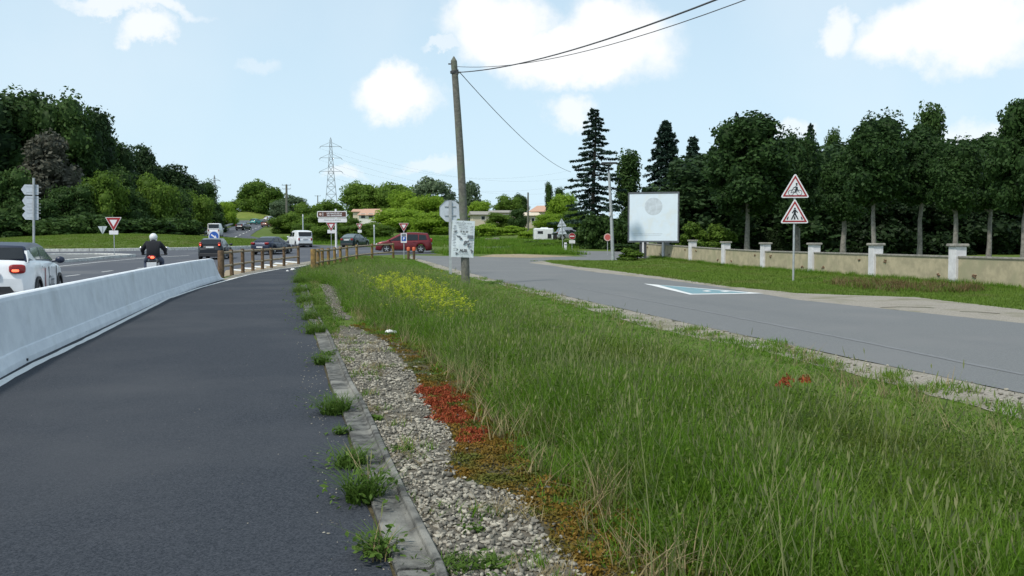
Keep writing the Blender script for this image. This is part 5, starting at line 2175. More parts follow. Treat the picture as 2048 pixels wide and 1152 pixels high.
# extras of the white car: stripe, lettering, arch trims, C-pillar
s = -1
hw_ = W_ / 2
st = MB()
pts = [(-.62, .24), (-.56, .92)]
st.add([(-.60, s * (hw_ + .004), .30), (-.48, s * (hw_ + .004), .30), (-.52, s * (hw_ * 1.0 + .004), .62), (-.46, s * (hw_ * .985 + .006), .90), (-.56, s * (hw_ * .985 + .006), .93), (-.64, s * (hw_ + .004), .62)],
       [(0, 1, 2, 5), (5, 2, 3, 4)]).build('door_stripe', mat('stripe_red', (.20, .02, .035), (.18, .02, .03), 4, .4), c3)
for sz, tx, x, z in ((.36, 'Citiz', .14, .58),):
    letter('lettering', tx, sz, c3, (x, -hw_ - .010, z), M_inkgrey, bold=.006 if sz > .2 else .001, rot=(math.radians(90), 0, 0))
for s in (1, -1):
    q = [(-1.85, 1.07), (-1.02, 1.07), (-1.20, 1.15), (-1.46, 1.27), (-1.52, 1.33), (-1.74, 1.32)]
    f_ = lambda z: (hw_ * .90 + (hw_ * .78 - hw_ * .90) * (z - 1.01) / (1.49 - 1.01))
    g_2 = lambda x, z: min(f_(z), hw_ * (1 - .035 * (x / 2) ** 2 - .17 * max(0, (abs(x) / 2 - .8) / .2) ** 2.2) - .035)
    vs = [(x, s * (g_2(x, z) + .012), z) for x, z in q] + [(x, s * (g_2(x, z) - .04), z) for x, z in q]
    MB().add(vs, [tuple(range(6)), tuple(reversed(range(6, 12)))] + [((i + 1) % 6, i, 6 + i, 6 + (i + 1) % 6) for i in range(6)]).build('rear_pillar', WHITE, c3)
for a in (-1.27, 1.27):
    for s in (1, -1):
        m = MB()
        o_, i_ = [], []
        for k in range(17):
            t = math.pi * k / 16
            o_.append((a + .425 * math.cos(t), .32 + .425 * math.sin(t)))
            i_.append((a + .36 * math.cos(t), .32 + .36 * math.sin(t)))
        vs, fs = [], []
        for k in range(17):
            for (x, z) in (o_[k], i_[k]):
                vs.append((x, s * (hw_ + .010), z))
            for (x, z) in (o_[k], i_[k]):
                vs.append((x, s * (hw_ - .05), z))
        for k in range(16):
            a4, b4 = 4 * k, 4 * k + 4
            fs += [(a4, b4, b4 + 1, a4 + 1), (a4, a4 + 2, b4 + 2, b4), (a4 + 1, b4 + 1, b4 + 3, a4 + 3)]
        m.add(vs, fs)
        m.build('wheel_arch_trim', M_plastic, c3)
MB().prism([(-.62, .30), (.62, .30), (.44, .56), (-.44, .56)], -.02, .02).build('bumper_insert', M_plastic, c3, (-2.005, 0, 0), (0, 0, math.pi / 2))

# black hatchback
hatch_cab = lambda L, H, zt=1.0: [(-L / 2 + .10, zt), (-L / 2 + .48, H - .09), (.12, H - .10), (1.0, .99)]
hw_win = [[(-1.45, 1.03), (-1.05, 1.30), (-.52, 1.34), (-.46, 1.02)], [(-.38, 1.02), (-.44, 1.34), (-.02, 1.33), (.55, 1.02)]]
b = at(412, 61)
make_car('hatchback_car', 'black hatchback with lit brake lights and pale number plate at the roundabout', 'car', b + Vector((0, 2.0, 0)), math.radians(-8), 4.0, 1.76, 1.48,
         hatch_belt(4.0, 1.0), hatch_cab(4.0, 1.48), BLACKP, None, .31, None, windows=hw_win, tail=(1.07, .26, .20), tailon=True, plate_z=.86)
# dark navy saloon
b = at(520, 71)
sed_belt = [(-2.3, .60), (-2.27, .85), (-2.18, 1.02), (-1.6, 1.05), (-.5, 1.0), (.9, .98), (1.3, .94), (2.0, .82), (2.24, .66), (2.3, .5)]
sed_cab = [(-1.78, 1.04), (-.98, 1.38), (.20, 1.38), (1.15, .98)]
make_car('saloon_car', 'dark navy saloon passing behind the short log fence', 'car', b + Vector((.4, 2.2, .0)), math.radians(10), 4.6, 1.82, 1.46, sed_belt, sed_cab, NAVY, None, .32, (-1.45, 1.35),
         windows=[[(-1.45, 1.06), (-.98, 1.31), (-.48, 1.34), (-.42, 1.03)], [(-.34, 1.03), (-.40, 1.34), (.08, 1.33), (.72, 1.03)]], tail=(.92, .18, .36), plate_z=.62)
# white van
b = at(606, 94)
van_belt = [(-2.19, .60), (-2.17, .9), (-2.14, 1.12), (-.5, 1.12), (.95, 1.10), (1.35, 1.06), (1.85, .92), (2.1, .7), (2.19, .5)]
van_cab = [(-2.16, 1.10), (-2.02, 1.74), (.35, 1.74), (1.32, 1.08)]
make_car('delivery_van', 'small white van with rear window entering the roundabout', 'van', b + Vector((-.8, 2.0, 0)), math.radians(-29), 4.38, 1.81, 1.82, van_belt, van_cab, WHITE, None, .32, (-1.45, 1.30),
         windows=[[(.0, 1.16), (.02, 1.62), (.45, 1.62), (.98, 1.16)], [(-.85, 1.18), (-.85, 1.60), (-.12, 1.62), (-.12, 1.17)]], tail=(.86, .30, .16), plate_z=.92, roofw=.80, rear_glass=(.14, .84), cabw=.96)
# dark green saloon/hatch
b = at(700, 94)
make_car('estate_car', 'dark green car seen from behind under the brown sign', 'car', b + Vector((.2, 2.1, 0)), math.radians(14), 4.4, 1.74, 1.44,
         [(-2.2, .60), (-2.17, .85), (-2.08, 1.0), (-.5, .98), (.9, .96), (1.3, .93), (1.9, .82), (2.14, .66), (2.2, .5)],
         [(-2.05, .99), (-1.30, 1.36), (.10, 1.36), (1.05, .97)], GREENP, None, .31, (-1.35, 1.3),
         windows=[[(-1.6, 1.03), (-1.3, 1.28), (-.55, 1.32), (-.46, 1.02)], [(-.38, 1.02), (-.44, 1.32), (.02, 1.31), (.62, 1.02)]], tail=(.86, .2, .3), plate_z=.80, glass=M_glasslight)
# red minivan, side on
b = at(808, 76)
make_car('minivan', 'dark red minivan side-on at the junction', 'car', b, math.radians(-97), 4.75, 1.86, 1.74,
         [(-2.37, .60), (-2.34, .9), (-2.28, 1.10), (-1.0, 1.06), (.9, 1.04), (1.35, 1.04), (1.95, .95), (2.28, .82), (2.37, .6)],
         [(-2.28, 1.08), (-2.02, 1.67), (.25, 1.68), (1.50, 1.03)], REDP, None, .34, (-1.42, 1.45),
         windows=[[(-1.95, 1.12), (-1.85, 1.52), (-1.28, 1.56), (-1.28, 1.10)], [(-1.18, 1.09), (-1.18, 1.57), (-.32, 1.59), (-.26, 1.07)], [(-.18, 1.07), (-.24, 1.59), (.22, 1.57), (.82, 1.05)], [(.9, 1.03), (.40, 1.45), (1.22, 1.02)]],
         tail=(1.10, .34, .16), plate_z=.8, roofw=.76)

# far traffic
def simple_far(px, py, hd, body, lab, kind='hatch', name='car', cat='car', roofm=None, tl=False, front=True):
    p = P(px, py)
    if kind == 'hatch':
        return make_car(name, lab, cat, p, hd, 4.1, 1.76, 1.46, hatch_belt(4.1, 1.0), hatch_cab(4.1, 1.46), body, roofm, .31, None, windows=hw_win, tail=(1.0, .22, .28), tailon=tl, detail=False, front=front, group='cars on the climbing road')
    return make_car(name, lab, cat, p, hd, 4.6, 1.9, 2.0, [(-2.3, .6), (-2.27, 1.0), (-2.22, 1.22), (.9, 1.2), (1.4, 1.15), (1.95, .98), (2.25, .7), (2.3, .5)],
                    [(-2.24, 1.2), (-2.12, 1.92), (.75, 1.92), (1.38, 1.16)], body, None, .33, (-1.5, 1.5), windows=[[(.35, 1.26), (.36, 1.75), (.72, 1.75), (1.12, 1.26)]], tail=(.95, .3, .14), detail=False, roofw=.84, cabw=.97)


simple_far(399, 469, math.radians(160), NAVY, 'navy car coming down the left carriageway beside the grey panel', tl=False)
simple_far(431, 474, math.radians(-12), WHITE, 'white van driving away behind the blue arrow sign', 'van', 'delivery_van', 'van')
simple_far(487, 461, math.radians(8), BLACKP, 'dark car with pale roof on the right carriageway', roofm=SILVER)
simple_far(513, 449.5, math.radians(14), TEAL, 'teal car near the top of the climbing road')
simple_far(540, 442.5, math.radians(20), WHITE, 'tiny white car on the crest of the hill')
simple_far(537, 454.5, math.radians(14), BROWNP, 'reddish brown car right of the dark one on the hill')

# camper and grey vehicle in the bushes
d = 118
b = at(1088, d)
k = d / FPX
root = empty('camper', b, math.radians(4), 'white camper half hidden by shrubs behind the far road', 'camper')
zc = zat(477, d) - b.z
MB().cbox((-.1, 0, zc + .62), (2.55, 1.9, 1.45), .12).build('body', WHITE, root)
MB().cbox((-.0, -.2, zc + 1.38), (1.0, .9, .14), .05).build('roof_vent', WHITE, root)
MB().cbox((1.45, 0, zc + .42), (.9, 1.7, .85), .15).build('cab', SILVER, root)
MB().box((.62, -.96, zc + .30), (.5, .03, .62)).build('door', M_shadewin, root)
MB().box((-.6, -.96, zc + .80), (.7, .03, .35)).build('window', M_shadewin, root)
MB().box((1.5, -.87, zc + .55), (.5, .03, .3)).build('window', M_shadewin, root)
for x in (-.9, 1.35):
    MB().tube([(x, -.9, .34), (x, .9, .34)], .33, 14).build('wheel', M_tyre, root)
MB().box((.2, 0, zc * .5 + .1), (3.0, 1.5, zc)).build('chassis', M_plastic, root)
b = at(1142, 118)
make_car('parked_car', 'pale grey car parked behind the no-entry sign', 'car', b, math.radians(80), 4.1, 1.7, 1.7, hatch_belt(4.1, 1.0), hatch_cab(4.1, 1.7), SILVER, None, .31, None, windows=hw_win, detail=False)
b = at(990, 116)
root = empty('stone_slab', P(985, 481), 0, 'low pale stone slab lying in the far grass right of the poster', 'slab')
MB().cbox((0, 0, .12), (1.9, .6, .32), .04).build('slab_block', M_cope, root)
MB().cbox((.5, -.1, .31), (.7, .4, .12), .03).build('slab_block', M_cope, root)

# ---------------------------------------------------------------- motorcycle and rider
def skin_mesh(name, verts, edges, radii, sub=2):
    me = bpy.data.meshes.new(name)
    me.from_pydata(verts, edges, [])
    ob = bpy.data.objects.new(name, me)
    COL.objects.link(ob)
    ob.modifiers.new('s', 'SKIN')
    for i, r in enumerate(radii):
        me.skin_vertices[0].data[i].radius = r if isinstance(r, tuple) else (r, r)
    me.skin_vertices[0].data[0].use_root = True
    mo = ob.modifiers.new('u', 'SUBSURF')
    mo.levels = sub
    mo.render_levels = sub
    dg = bpy.context.evaluated_depsgraph_get()
    out = bpy.data.meshes.new_from_object(ob.evaluated_get(dg))
    bpy.data.objects.remove(ob)
    for p in out.polygons:
        p.use_smooth = True
    return out


def motorcycle():
    d = 30.0
    b = at(308, d)
    hd = math.radians(-19)
    root = empty('motorcycle', b, math.pi / 2 - hd, 'dark motorcycle with lit red tail lamp on the main road', 'motorcycle')
    for x, w in ((-.78, .16), (.72, .12)):
        tyre = MB()
        R, r = .30 - w / 2 * .5, w / 2
        vs, fs = [], []
        nu, nv = 28, 8
        for i in range(nu):
            a = 2 * math.pi * i / nu
            for j in range(nv):
                t = 2 * math.pi * j / nv
                rr = R + r * .8 * math.cos(t)
                vs.append((x + rr * math.cos(a), r * math.sin(t), .31 + rr * math.sin(a)))
        for i in range(nu):
            for j in range(nv):
                fs.append((i * nv + j, ((i + 1) % nu) * nv + j, ((i + 1) % nu) * nv + (j + 1) % nv, i * nv + (j + 1) % nv))
        tyre.smooth = True
        tyre.add(vs, fs)
        wh = tyre.build('wheel', M_tyre, root)
        rm = MB().tube([(x, -.04, .31), (x, .04, .31)], .06, 12)
        for k in range(6):
            a = k * math.pi / 3
            rm.tube([(x, 0, .31), (x + math.cos(a) * .22, 0, .31 + math.sin(a) * .22)], .014, 5)
        rm.build('rim', M_rim, wh)
    MB().ball((-.02, 0, .52), (.34, .19, .22), 14, 10).tube([(-.78, .1, .31), (-.2, .12, .48)], .035, 6).tube([(-.78, -.1, .31), (-.2, -.12, .48)], .035, 6).build('engine', M_dark, root)
    MB().tube([(.72, .08, .31), (.50, .08, .95)], .028, 6).tube([(.72, -.08, .31), (.50, -.08, .95)], .028, 6).build('fork', M_chrome, root)
    MB().ball((.22, 0, .86), (.30, .17, .15), 14, 10).build('fuel_tank', BLACKP, root)
    MB().ball((-.42, 0, .88), (.46, .17, .085), 14, 10).build('seat', M_plastic, root)
    MB().ball((-.80, 0, .86), (.20, .15, .13), 12, 8).build('tail_fairing', BLACKP, root)
    tl = MB().ball((-.965, .02, .985), (.05, .13, .07), 12, 8).build('tail_light', M_tail, root)
    MB().ball((-.99, .0, .98), (.045, .07, .045), 10, 7).build('lit_bulb', M_tailon, tl)
    MB().cbox((-1.02, .02, .72), (.02, .30, .20), .004).build('number_plate', M_plate, root)
    MB().tube([(-.75, 0, .86), (-1.0, 0, .60), (-.95, 0, .45)], [.06, .05, .03], 6).build('mudguard', M_plastic, root)
    MB().tube([(.0, -.18, .30), (-.5, -.22, .34), (-.95, -.24, .46)], [.03, .05, .055], 10).build('exhaust', M_chrome, root)
    MB().tube([(.40, .40, 1.06), (.50, .18, 1.04), (.52, 0, 1.0), (.50, -.18, 1.04), (.40, -.40, 1.06)], .016, 8).build('handlebar', M_dark, root)
    for s in (1, -1):
        MB().tube([(.48, s * .26, 1.05), (.46, s * .38, 1.24)], .008, 6).ball((.45, s * .41, 1.27), (.03, .075, .05), 10, 7).build('mirror', M_chrome, root)
    MB().ball((.66, 0, .95), (.12, .12, .13), 12, 8).build('headlight', M_head, root)
    # rider
    pr = empty('person', b, math.pi / 2 - hd, 'motorcyclist in black jacket and white helmet seen from behind', 'person')
    V = [(-.34, 0, 1.0), (-.30, 0, 1.18), (-.22, 0, 1.36), (-.12, 0, 1.47), (-.06, 0, 1.56),        # pelvis, waist, chest, neck base, head
         (-.17, .19, 1.43), (.02, .36, 1.22), (.36, .35, 1.10),
         (-.17, -.19, 1.43), (.02, -.36, 1.22), (.36, -.35, 1.10),
         (-.30, .12, .97), (.14, .25, .84), (-.02, .24, .42), (.12, .25, .36),
         (-.30, -.12, .97), (.14, -.25, .84), (-.02, -.24, .42), (.12, -.25, .36)]
    E = [(0, 1), (1, 2), (2, 3), (3, 4), (2, 5), (5, 6), (6, 7), (2, 8), (8, 9), (9, 10), (0, 11), (11, 12), (12, 13), (13, 14), (0, 15), (15, 16), (16, 17), (17, 18)]
    R = [(.20, .19), (.19, .20), (.22, .21), .085, .085, .105, .078, .048, .105, .078, .048, .125, .09, .06, .05, .125, .09, .06, .05]
    me = skin_mesh('body', V, E, R)
    me.materials.clear()
    jacket = mat('jacket_black', (.005, .006, .010), (.008, .009, .014), 14, .9, bump=.3, bscale=12)
    jeans = mat('trousers_blue', (.03, .042, .075), (.045, .06, .10), 10, .85)
    boots = mat('boot_black', (.015, .015, .016), (.02, .02, .02), 9, .5)
    for q in (jacket, jeans, boots):
        me.materials.append(q)
    for p in me.polygons:
        c = p.center
        p.material_index = 0 if c.z > .98 else (1 if c.z > .50 else 2)
    new_obj('body', me, pr)
    hm = MB().ball((-.03, 0, 1.64), (.145, .13, .14), 22, 16)
    hm.ball((-.01, 0, 1.575), (.14, .118, .09), 20, 10)
    he = hm.build('helmet', mat('helmet_white', (.72, .73, .74), (.66, .67, .68), 4, .2, coat=.5), pr)
    MB().ball((.055, 0, 1.63), (.07, .115, .07), 16, 10).build('visor', M_glass, he)
    MB().tube([(-.14, .10, 1.505), (-.17, 0, 1.49), (-.14, -.10, 1.505)], .018, 6).build('collar', mat('collar_grey', (.25, .26, .28), (.2, .21, .23), 5, .7), pr)
    for s in (1, -1):
        g = MB().ball((.40, s * .37, 1.085), (.055, .05, .035), 10, 8)
        for k in range(4):
            yy = s * (.335 + k * .022)
            L = (.9, 1.05, 1.0, .8)[k]
            g.tube([(.42, yy, 1.10), (.42 + .045 * L, yy, 1.095), (.42 + .045 * L, yy, 1.055), (.415, yy, 1.035)], [.012, .011, .010, .008], 6)
        g.tube([(.38, s * .325, 1.075), (.40, s * .305, 1.05), (.43, s * .30, 1.04)], [.013, .012, .010], 6)
        g.build('glove', boots, pr)


motorcycle()

# ---------------------------------------------------------------- scattered ground cover
def in_poly(X, Y, poly):
    inside = np.zeros(len(X), bool)
    n = len(poly)
    j = n - 1
    for i in range(n):
        xi, yi = poly[i][:2]
        xj, yj = poly[j][:2]
        c = ((yi > Y) != (yj > Y))
        with np.errstate(divide='ignore', invalid='ignore'):
            xx = (xj - xi) * (Y - yi) / (yj - yi + 1e-12) + xi
        inside ^= c & (X < xx)
        j = i
    return inside


def gz_np(Y):
    return np.interp(Y, [a for a, _ in ZB], [b for _, b in ZB])


def sample(poly, dens, ymin=None, ymax=None):
    """dens(y) in points per square metre"""
    xs_ = [p[0] for p in poly]
    ys_ = [p[1] for p in poly]
    y0, y1 = max(min(ys_), ymin if ymin is not None else -1e9), min(max(ys_), ymax if ymax is not None else 1e9)
    OX, OY = [], []
    step = 1.0
    y = y0
    x0, x1 = min(xs_), max(xs_)
    while y < y1:
        h = min(step, y1 - y)
        # only what can come near the view
        xl, xr = max(x0, -.75 * (y + h) - 3), min(x1, .75 * (y + h) + 3)
        if xr > xl:
            k = rng.poisson(max(0, (xr - xl) * h * dens(y + h / 2)))
            OX.append(rng.uniform(xl, xr, k))
            OY.append(rng.uniform(y, y + h, k))
        y += h
    X, Y = np.concatenate(OX), np.concatenate(OY)
    m = in_poly(X, Y, poly)
    return X[m], Y[m]


def blade_clump(name, material, n, hmin, hmax, w, spread, bend, seed, seg=3, heads=0, head_mat=None, flat=0.0):
    r = np.random.default_rng(seed)
    V, F, T, MI = [], [], [], []
    for i in range(n):
        a = r.uniform(0, 6.283)
        q = spread * math.sqrt(r.random())
        bx, by = q * math.cos(a), q * math.sin(a)
        h = r.uniform(hmin, hmax)
        da = r.uniform(0, 6.283)
        dx, dy = math.cos(da), math.sin(da)
        bd = bend * h * r.uniform(.3, 1.3)
        ww = w * r.uniform(.7, 1.3)
        px_, py_ = -dy, dx
        t0 = r.uniform(.1, .9)
        base = len(V)
        for s_ in range(seg + 1):
            t = s_ / seg
            x = bx + dx * bd * t * t
            y_ = by + dy * bd * t * t
            z = h * (t - .25 * flat * t * t) - .02
            k = ww * (1 - t ** 1.5) * .5 + .0004
            V += [(x - px_ * k, y_ - py_ * k, z), (x + px_ * k, y_ + py_ * k, z)]
            T += [t0 * .7 + t * .3] * 2
        for s_ in range(seg):
            F.append((base + 2 * s_, base + 2 * s_ + 1, base + 2 * s_ + 3, base + 2 * s_ + 2))
            MI.append(0)
        if i < heads:
            hx, hy, hz_ = V[-1]
            base = len(V)
            s2 = r.uniform(.5, 1.2)
            for (ox, oz, wd) in ((0, -.01, .0015), (.01, .02, .0045), (.02, .055, .001)):
                V += [(hx + dx * ox * s2 - px_ * wd, hy + dy * ox * s2 - py_ * wd, hz_ + oz * s2), (hx + dx * ox * s2 + px_ * wd, hy + dy * ox * s2 + py_ * wd, hz_ + oz * s2)]
                T += [r.random()] * 2
            F += [(base, base + 1, base + 3, base + 2), (base + 2, base + 3, base + 5, base + 4)]
            MI += [1, 1]
    me = np_mesh(name, np.array(V), np.array(F), [material, head_mat or material], np.array(T), MI)
    return bpy.data.objects.new(name, me)


GN_CACHE = {}


def scatter(name, protos, X, Y, Z, rot, scl, sclz, label, cat, tilt=None):
    me = bpy.data.meshes.new(name)
    n = len(X)
    me.vertices.add(n)
    me.vertices.foreach_set('co', np.stack([X, Y, Z], 1).astype(np.float32).ravel())
    for nm, arr in (('rotz', rot), ('scl', scl), ('sclz', sclz), ('tilt', tilt if tilt is not None else np.zeros(n))):
        a = me.attributes.new(nm, 'FLOAT', 'POINT')
        a.data.foreach_set('value', np.asarray(arr, np.float32))
    a = me.attributes.new('pick', 'INT', 'POINT')
    a.data.foreach_set('value', rng.integers(0, len(protos), n).astype(np.int32))
    ob = new_obj(name, me)
    ng = bpy.data.node_groups.new(name + '_nodes', 'GeometryNodeTree')
    ng.interface.new_socket('Geometry', in_out='INPUT', socket_type='NodeSocketGeometry')
    ng.interface.new_socket('Geometry', in_out='OUTPUT', socket_type='NodeSocketGeometry')
    N, L = ng.nodes, ng.links
    gi, go = N.new('NodeGroupInput'), N.new('NodeGroupOutput')
    ip = N.new('GeometryNodeInstanceOnPoints')
    m2p = N.new('GeometryNodeMeshToPoints')
    L.new(gi.outputs[0], m2p.inputs[0])
    L.new(m2p.outputs[0], ip.inputs['Points'])
    jg = N.new('GeometryNodeJoinGeometry')
    for p in protos:
        oi = N.new('GeometryNodeObjectInfo')
        oi.inputs['Object'].default_value = p
        oi.inputs['As Instance'].default_value = True
        L.new(oi.outputs['Geometry'], jg.inputs[0])
    L.new(jg.outputs[0], ip.inputs['Instance'])
    ip.inputs['Pick Instance'].default_value = True

    def attr(nm, typ='FLOAT'):
        a_ = N.new('GeometryNodeInputNamedAttribute')
        a_.data_type = typ
        a_.inputs['Name'].default_value = nm
        return [o for o in a_.outputs if o.enabled and o.name == 'Attribute'][0]
    L.new(attr('pick', 'INT'), ip.inputs['Instance Index'])
    cr = N.new('ShaderNodeCombineXYZ')
    L.new(attr('rotz'), cr.inputs['Z'])
    L.new(attr('tilt'), cr.inputs['X'])
    e2r = N.new('FunctionNodeEulerToRotation')
    L.new(cr.outputs[0], e2r.inputs[0])
    L.new(e2r.outputs[0], ip.inputs['Rotation'])
    cs = N.new('ShaderNodeCombineXYZ')
    sa = attr('scl')
    L.new(sa, cs.inputs['X'])
    L.new(sa, cs.inputs['Y'])
    L.new(attr('sclz'), cs.inputs['Z'])
    L.new(cs.outputs[0], ip.inputs['Scale'])
    L.new(ip.outputs[0], go.inputs[0])
    md = ob.modifiers.new('scatter', 'NODES')
    md.node_group = ng
    tag(ob, label, cat, kind='stuff')
    return ob


def leafy(seed):
    r = np.random.default_rng(900 + seed)
    k = 110
    C = np.stack([r.normal(size=k) * .08, r.normal(size=k) * .08, r.uniform(.04, .34, k)], 1)
    V, F = leaf_quads(C, np.tile([[0, 0, 1.0]], (k, 1)), .0125, .42, .9)
    return bpy.data.objects.new('leafy_clump', np_mesh('leafy_clump', V, F, F_herb, np.repeat(r.random(k), 4)))


tall = [blade_clump('tall_clump', F_grass, 34, .14, .46, .0062, .11, .45, s, 3, 4, F_seed) for s in range(5)] + [leafy(s) for s in range(2)]
short = [blade_clump('short_clump', F_grassfar, 26, .04, .10, .009, .12, .5, 20 + s, 2) for s in range(3)]
fine = [blade_clump('fine_clump', F_grass, 30, .05, .16, .008, .12, .5, 40 + s, 3) for s in range(4)]
brown = [blade_clump('brown_clump', F_brown, 22, .06, .22, .009, .12, .8, 160 + s, 3) for s in range(3)]
dry = [blade_clump('dry_clump', F_dry, 12, .06, .24, .006, .08, .9, 60 + s, 3) for s in range(3)]

GR = (NEAR_G[0:1] + NEAR_G[1:])
GRASS = [(2.4, -1), (1.9, 1.5)] + PX([(1230, 1152), (1120, 1040), (1060, 960), (985, 880), (900, 770), (830, 700), (722, 652), (702, 628), (690, 600), (672, 572), (628, 562), (604, 566), (606, 545), (640, 527), (700, 516), (790, 512)]) + \
    list(reversed(NEAR_G))


def edge_dist(X, Y, line):
    """distance to a polyline"""
    best = np.full(len(X), 1e9)
    for a, b_ in zip(line, line[1:]):
        ax_, ay = a[:2]
        bx_, by = b_[:2]
        dx, dy = bx_ - ax_, by - ay
        t = np.clip(((X - ax_) * dx + (Y - ay) * dy) / (dx * dx + dy * dy + 1e-9), 0, 1)
        best = np.minimum(best, np.hypot(X - ax_ - dx * t, Y - ay - dy * t))
    return best


X, Y = sample(GRASS, lambda y: 150 if y < 9 else (95 if y < 16 else (50 if y < 26 else 26)), 1.5, 64)
dR = edge_dist(X, Y, NEAR_G)
LEFTLINE = GRASS[1:10]
dL = edge_dist(X, Y, LEFTLINE)
nzv = np.array([mnoise.noise(Vector((x * .7, y * .7, 0))) for x, y in zip(X, Y)])
hgt = .86 * np.clip((dR - .45) / 2.0, .16, 1) * np.clip((dL + .12) / .8, .25, 1) * (1 + .45 * nzv)
hgt = hgt * np.clip(1.0 - (Y - 20) / 120, .6, 1)
keep = rng.random(len(X)) < np.clip(.35 + hgt, 0, 1)
X, Y, hgt = X[keep], Y[keep], hgt[keep]
wide = np.where(Y < 9, 1.0, np.where(Y < 16, 1.25, np.where(Y < 26, 1.7, 2.3)))
tallm = hgt > .42
for sel, protos, nm, lab, f in ((tallm, tall, 'tall_grass', 'tall wild green grass between the cycle path and the side road', .92),
                                (~tallm, fine, 'low_grass', 'short rough grass along the edges of the wild strip', 1.3)):
    x_, y_, h_, w_ = X[sel], Y[sel], hgt[sel], wide[sel]
    n = len(x_)
    scatter(nm, protos, x_, y_, gz_np(y_), rng.uniform(0, 6.28, n), w_ * rng.uniform(.8, 1.2, n), np.clip(h_, .2, 1.5) * f * rng.uniform(.75, 1.3, n) * (1 if f < 1 else 1.4), lab, 'grass', rng.normal(size=n) * .10)
# dry grass near the gravel, sprinkled in the sward
x_, y_ = sample(GRASS, lambda y: 9 if y < 12 else 4, 1.5, 40)
n = len(x_)
scatter('tall_stems', [blade_clump('stem_clump', F_seed, 7, .45, .72, .0035, .12, .5, 80 + q, 4, 7, F_seed) for q in range(4)], x_, y_, gz_np(y_), rng.uniform(0, 6.28, n), rng.uniform(.8, 1.4, n),
        rng.uniform(.6, 1.15, n) * np.clip((edge_dist(x_, y_, NEAR_G) - .4) / 1.8, .10, 1), 'thin pale flowering grass stems rising over the tall grass', 'grass', rng.normal(size=n) * .12)
x_, y_ = sample(PX([(1250, 1152), (1350, 960), (1450, 860), (1700, 870), (2048, 960), (2048, 1152)]), lambda y: 26, 1.5, 12)
g_ = np.array([mnoise.noise(Vector((x * 1.3, y * 1.3, 32))) for x, y in zip(x_, y_)]) > .05
x_, y_ = x_[g_], y_[g_]
n = len(x_)
scatter('dark_herbs', [leafy(20 + q) for q in range(3)], x_, y_, gz_np(y_), rng.uniform(0, 6.28, n), rng.uniform(.7, 1.2, n), rng.uniform(.8, 1.4, n), 'leafy dark herbs in hollows of the tall grass', 'herbs', rng.normal(size=n) * .2)
x_, y_ = sample(GRASS, lambda y: 26 if y < 12 else 9, 2, 30)
dl = edge_dist(x_, y_, LEFTLINE)
m_ = rng.random(len(x_)) < np.exp(-dl / .9) * .95 + .12
x_, y_ = x_[m_], y_[m_]
n = len(x_)
scatter('dry_grass', dry, x_, y_, gz_np(y_), rng.uniform(0, 6.28, n), rng.uniform(.8, 1.6, n), rng.uniform(.7, 1.5, n), 'straw-coloured dry grass along the gravel strip', 'grass', rng.normal(size=n) * .2)

x_, y_ = sample(GRAVEL, lambda y: 55, 2, 17)
g_ = np.array([mnoise.noise(Vector((x * 2.1, y * 2.1, 12))) for x, y in zip(x_, y_)]) > .16
x_, y_ = x_[g_], y_[g_]
n = len(x_)
scatter('dry_tufts', dry + fine[:2], x_, y_, np.full(n, .01), rng.uniform(0, 6.28, n), rng.uniform(.5, 1.0, n), rng.uniform(.25, .6, n), 'thin dry tufts growing through the gravel strip', 'grass', rng.normal(size=n) * .3)

OVER = PX([(590, 562), (602, 548), (640, 552), (642, 590), (650, 625), (690, 650), (660, 668), (632, 680), (614, 655), (602, 610)])
x_, y_ = sample(OVER, lambda y: 46 if y < 20 else 22, 10, 60)
g_ = np.array([mnoise.noise(Vector((x * 1.5, y * 1.5, 22))) for x, y in zip(x_, y_)]) > -.05
x_, y_ = x_[g_], y_[g_]
n = len(x_)
scatter('edge_growth', fine + tall[5:] + dry[:1], x_, y_, np.full(n, .02), rng.uniform(0, 6.28, n), rng.uniform(1.0, 2.0, n), rng.uniform(.35, 1.2, n), 'weedy growth covering the far end of the path kerb', 'grass', rng.normal(size=n) * .2)

# moss and stonecrop cushions
def cushion(name, material, n, r, h, size, seed):
    rr = np.random.default_rng(seed)
    a = rr.uniform(0, 6.28, n)
    q = r * np.sqrt(rr.random(n))
    C = np.stack([q * np.cos(a), q * np.sin(a), h * (1 - (q / r) ** 2) * rr.uniform(.3, 1, n)], 1)
    V, F = leaf_quads(C, np.tile([[0, 0, 1.0]], (n, 1)), size, .7, .8)
    return bpy.data.objects.new(name, np_mesh(name, V, F, material, np.repeat(rr.random(n), 4)))


red_p = [cushion('red_cushion', F_red, 60, .06, .035, .008, s) for s in range(3)]
moss_p = [cushion('moss_cushion', F_moss, 60, .08, .03, .009, 10 + s) for s in range(3)]
REDS = [PX([(832, 783), (900, 778), (935, 800), (925, 830), (955, 850), (900, 858), (850, 838), (860, 815)]), PX([(925, 862), (972, 855), (985, 880), (940, 896), (918, 884)]), PX([(882, 872), (905, 868), (900, 876)])]
RX, RY = [], []
for pl in REDS:
    a, b_ = sample(pl, lambda y: 330, 1, 12)
    RX.append(a)
    RY.append(b_)
RX, RY = np.concatenate(RX), np.concatenate(RY)
g_ = np.array([mnoise.noise(Vector((x * 5, y * 5, 2))) for x, y in zip(RX, RY)]) > -.25
RX, RY = RX[g_], RY[g_]
n = len(RX)
scatter('red_stonecrop', red_p, RX, RY, np.full(n, .012), rng.uniform(0, 6.28, n), rng.uniform(.7, 1.3, n), rng.uniform(.8, 2.0, n), 'brick-red stonecrop mat at the edge of the gravel', 'ground cover')
x_, y_ = sample(PX([(1560, 838), (1620, 838), (1615, 862), (1570, 862)]), lambda y: 60, 1, 14)
n = len(x_)
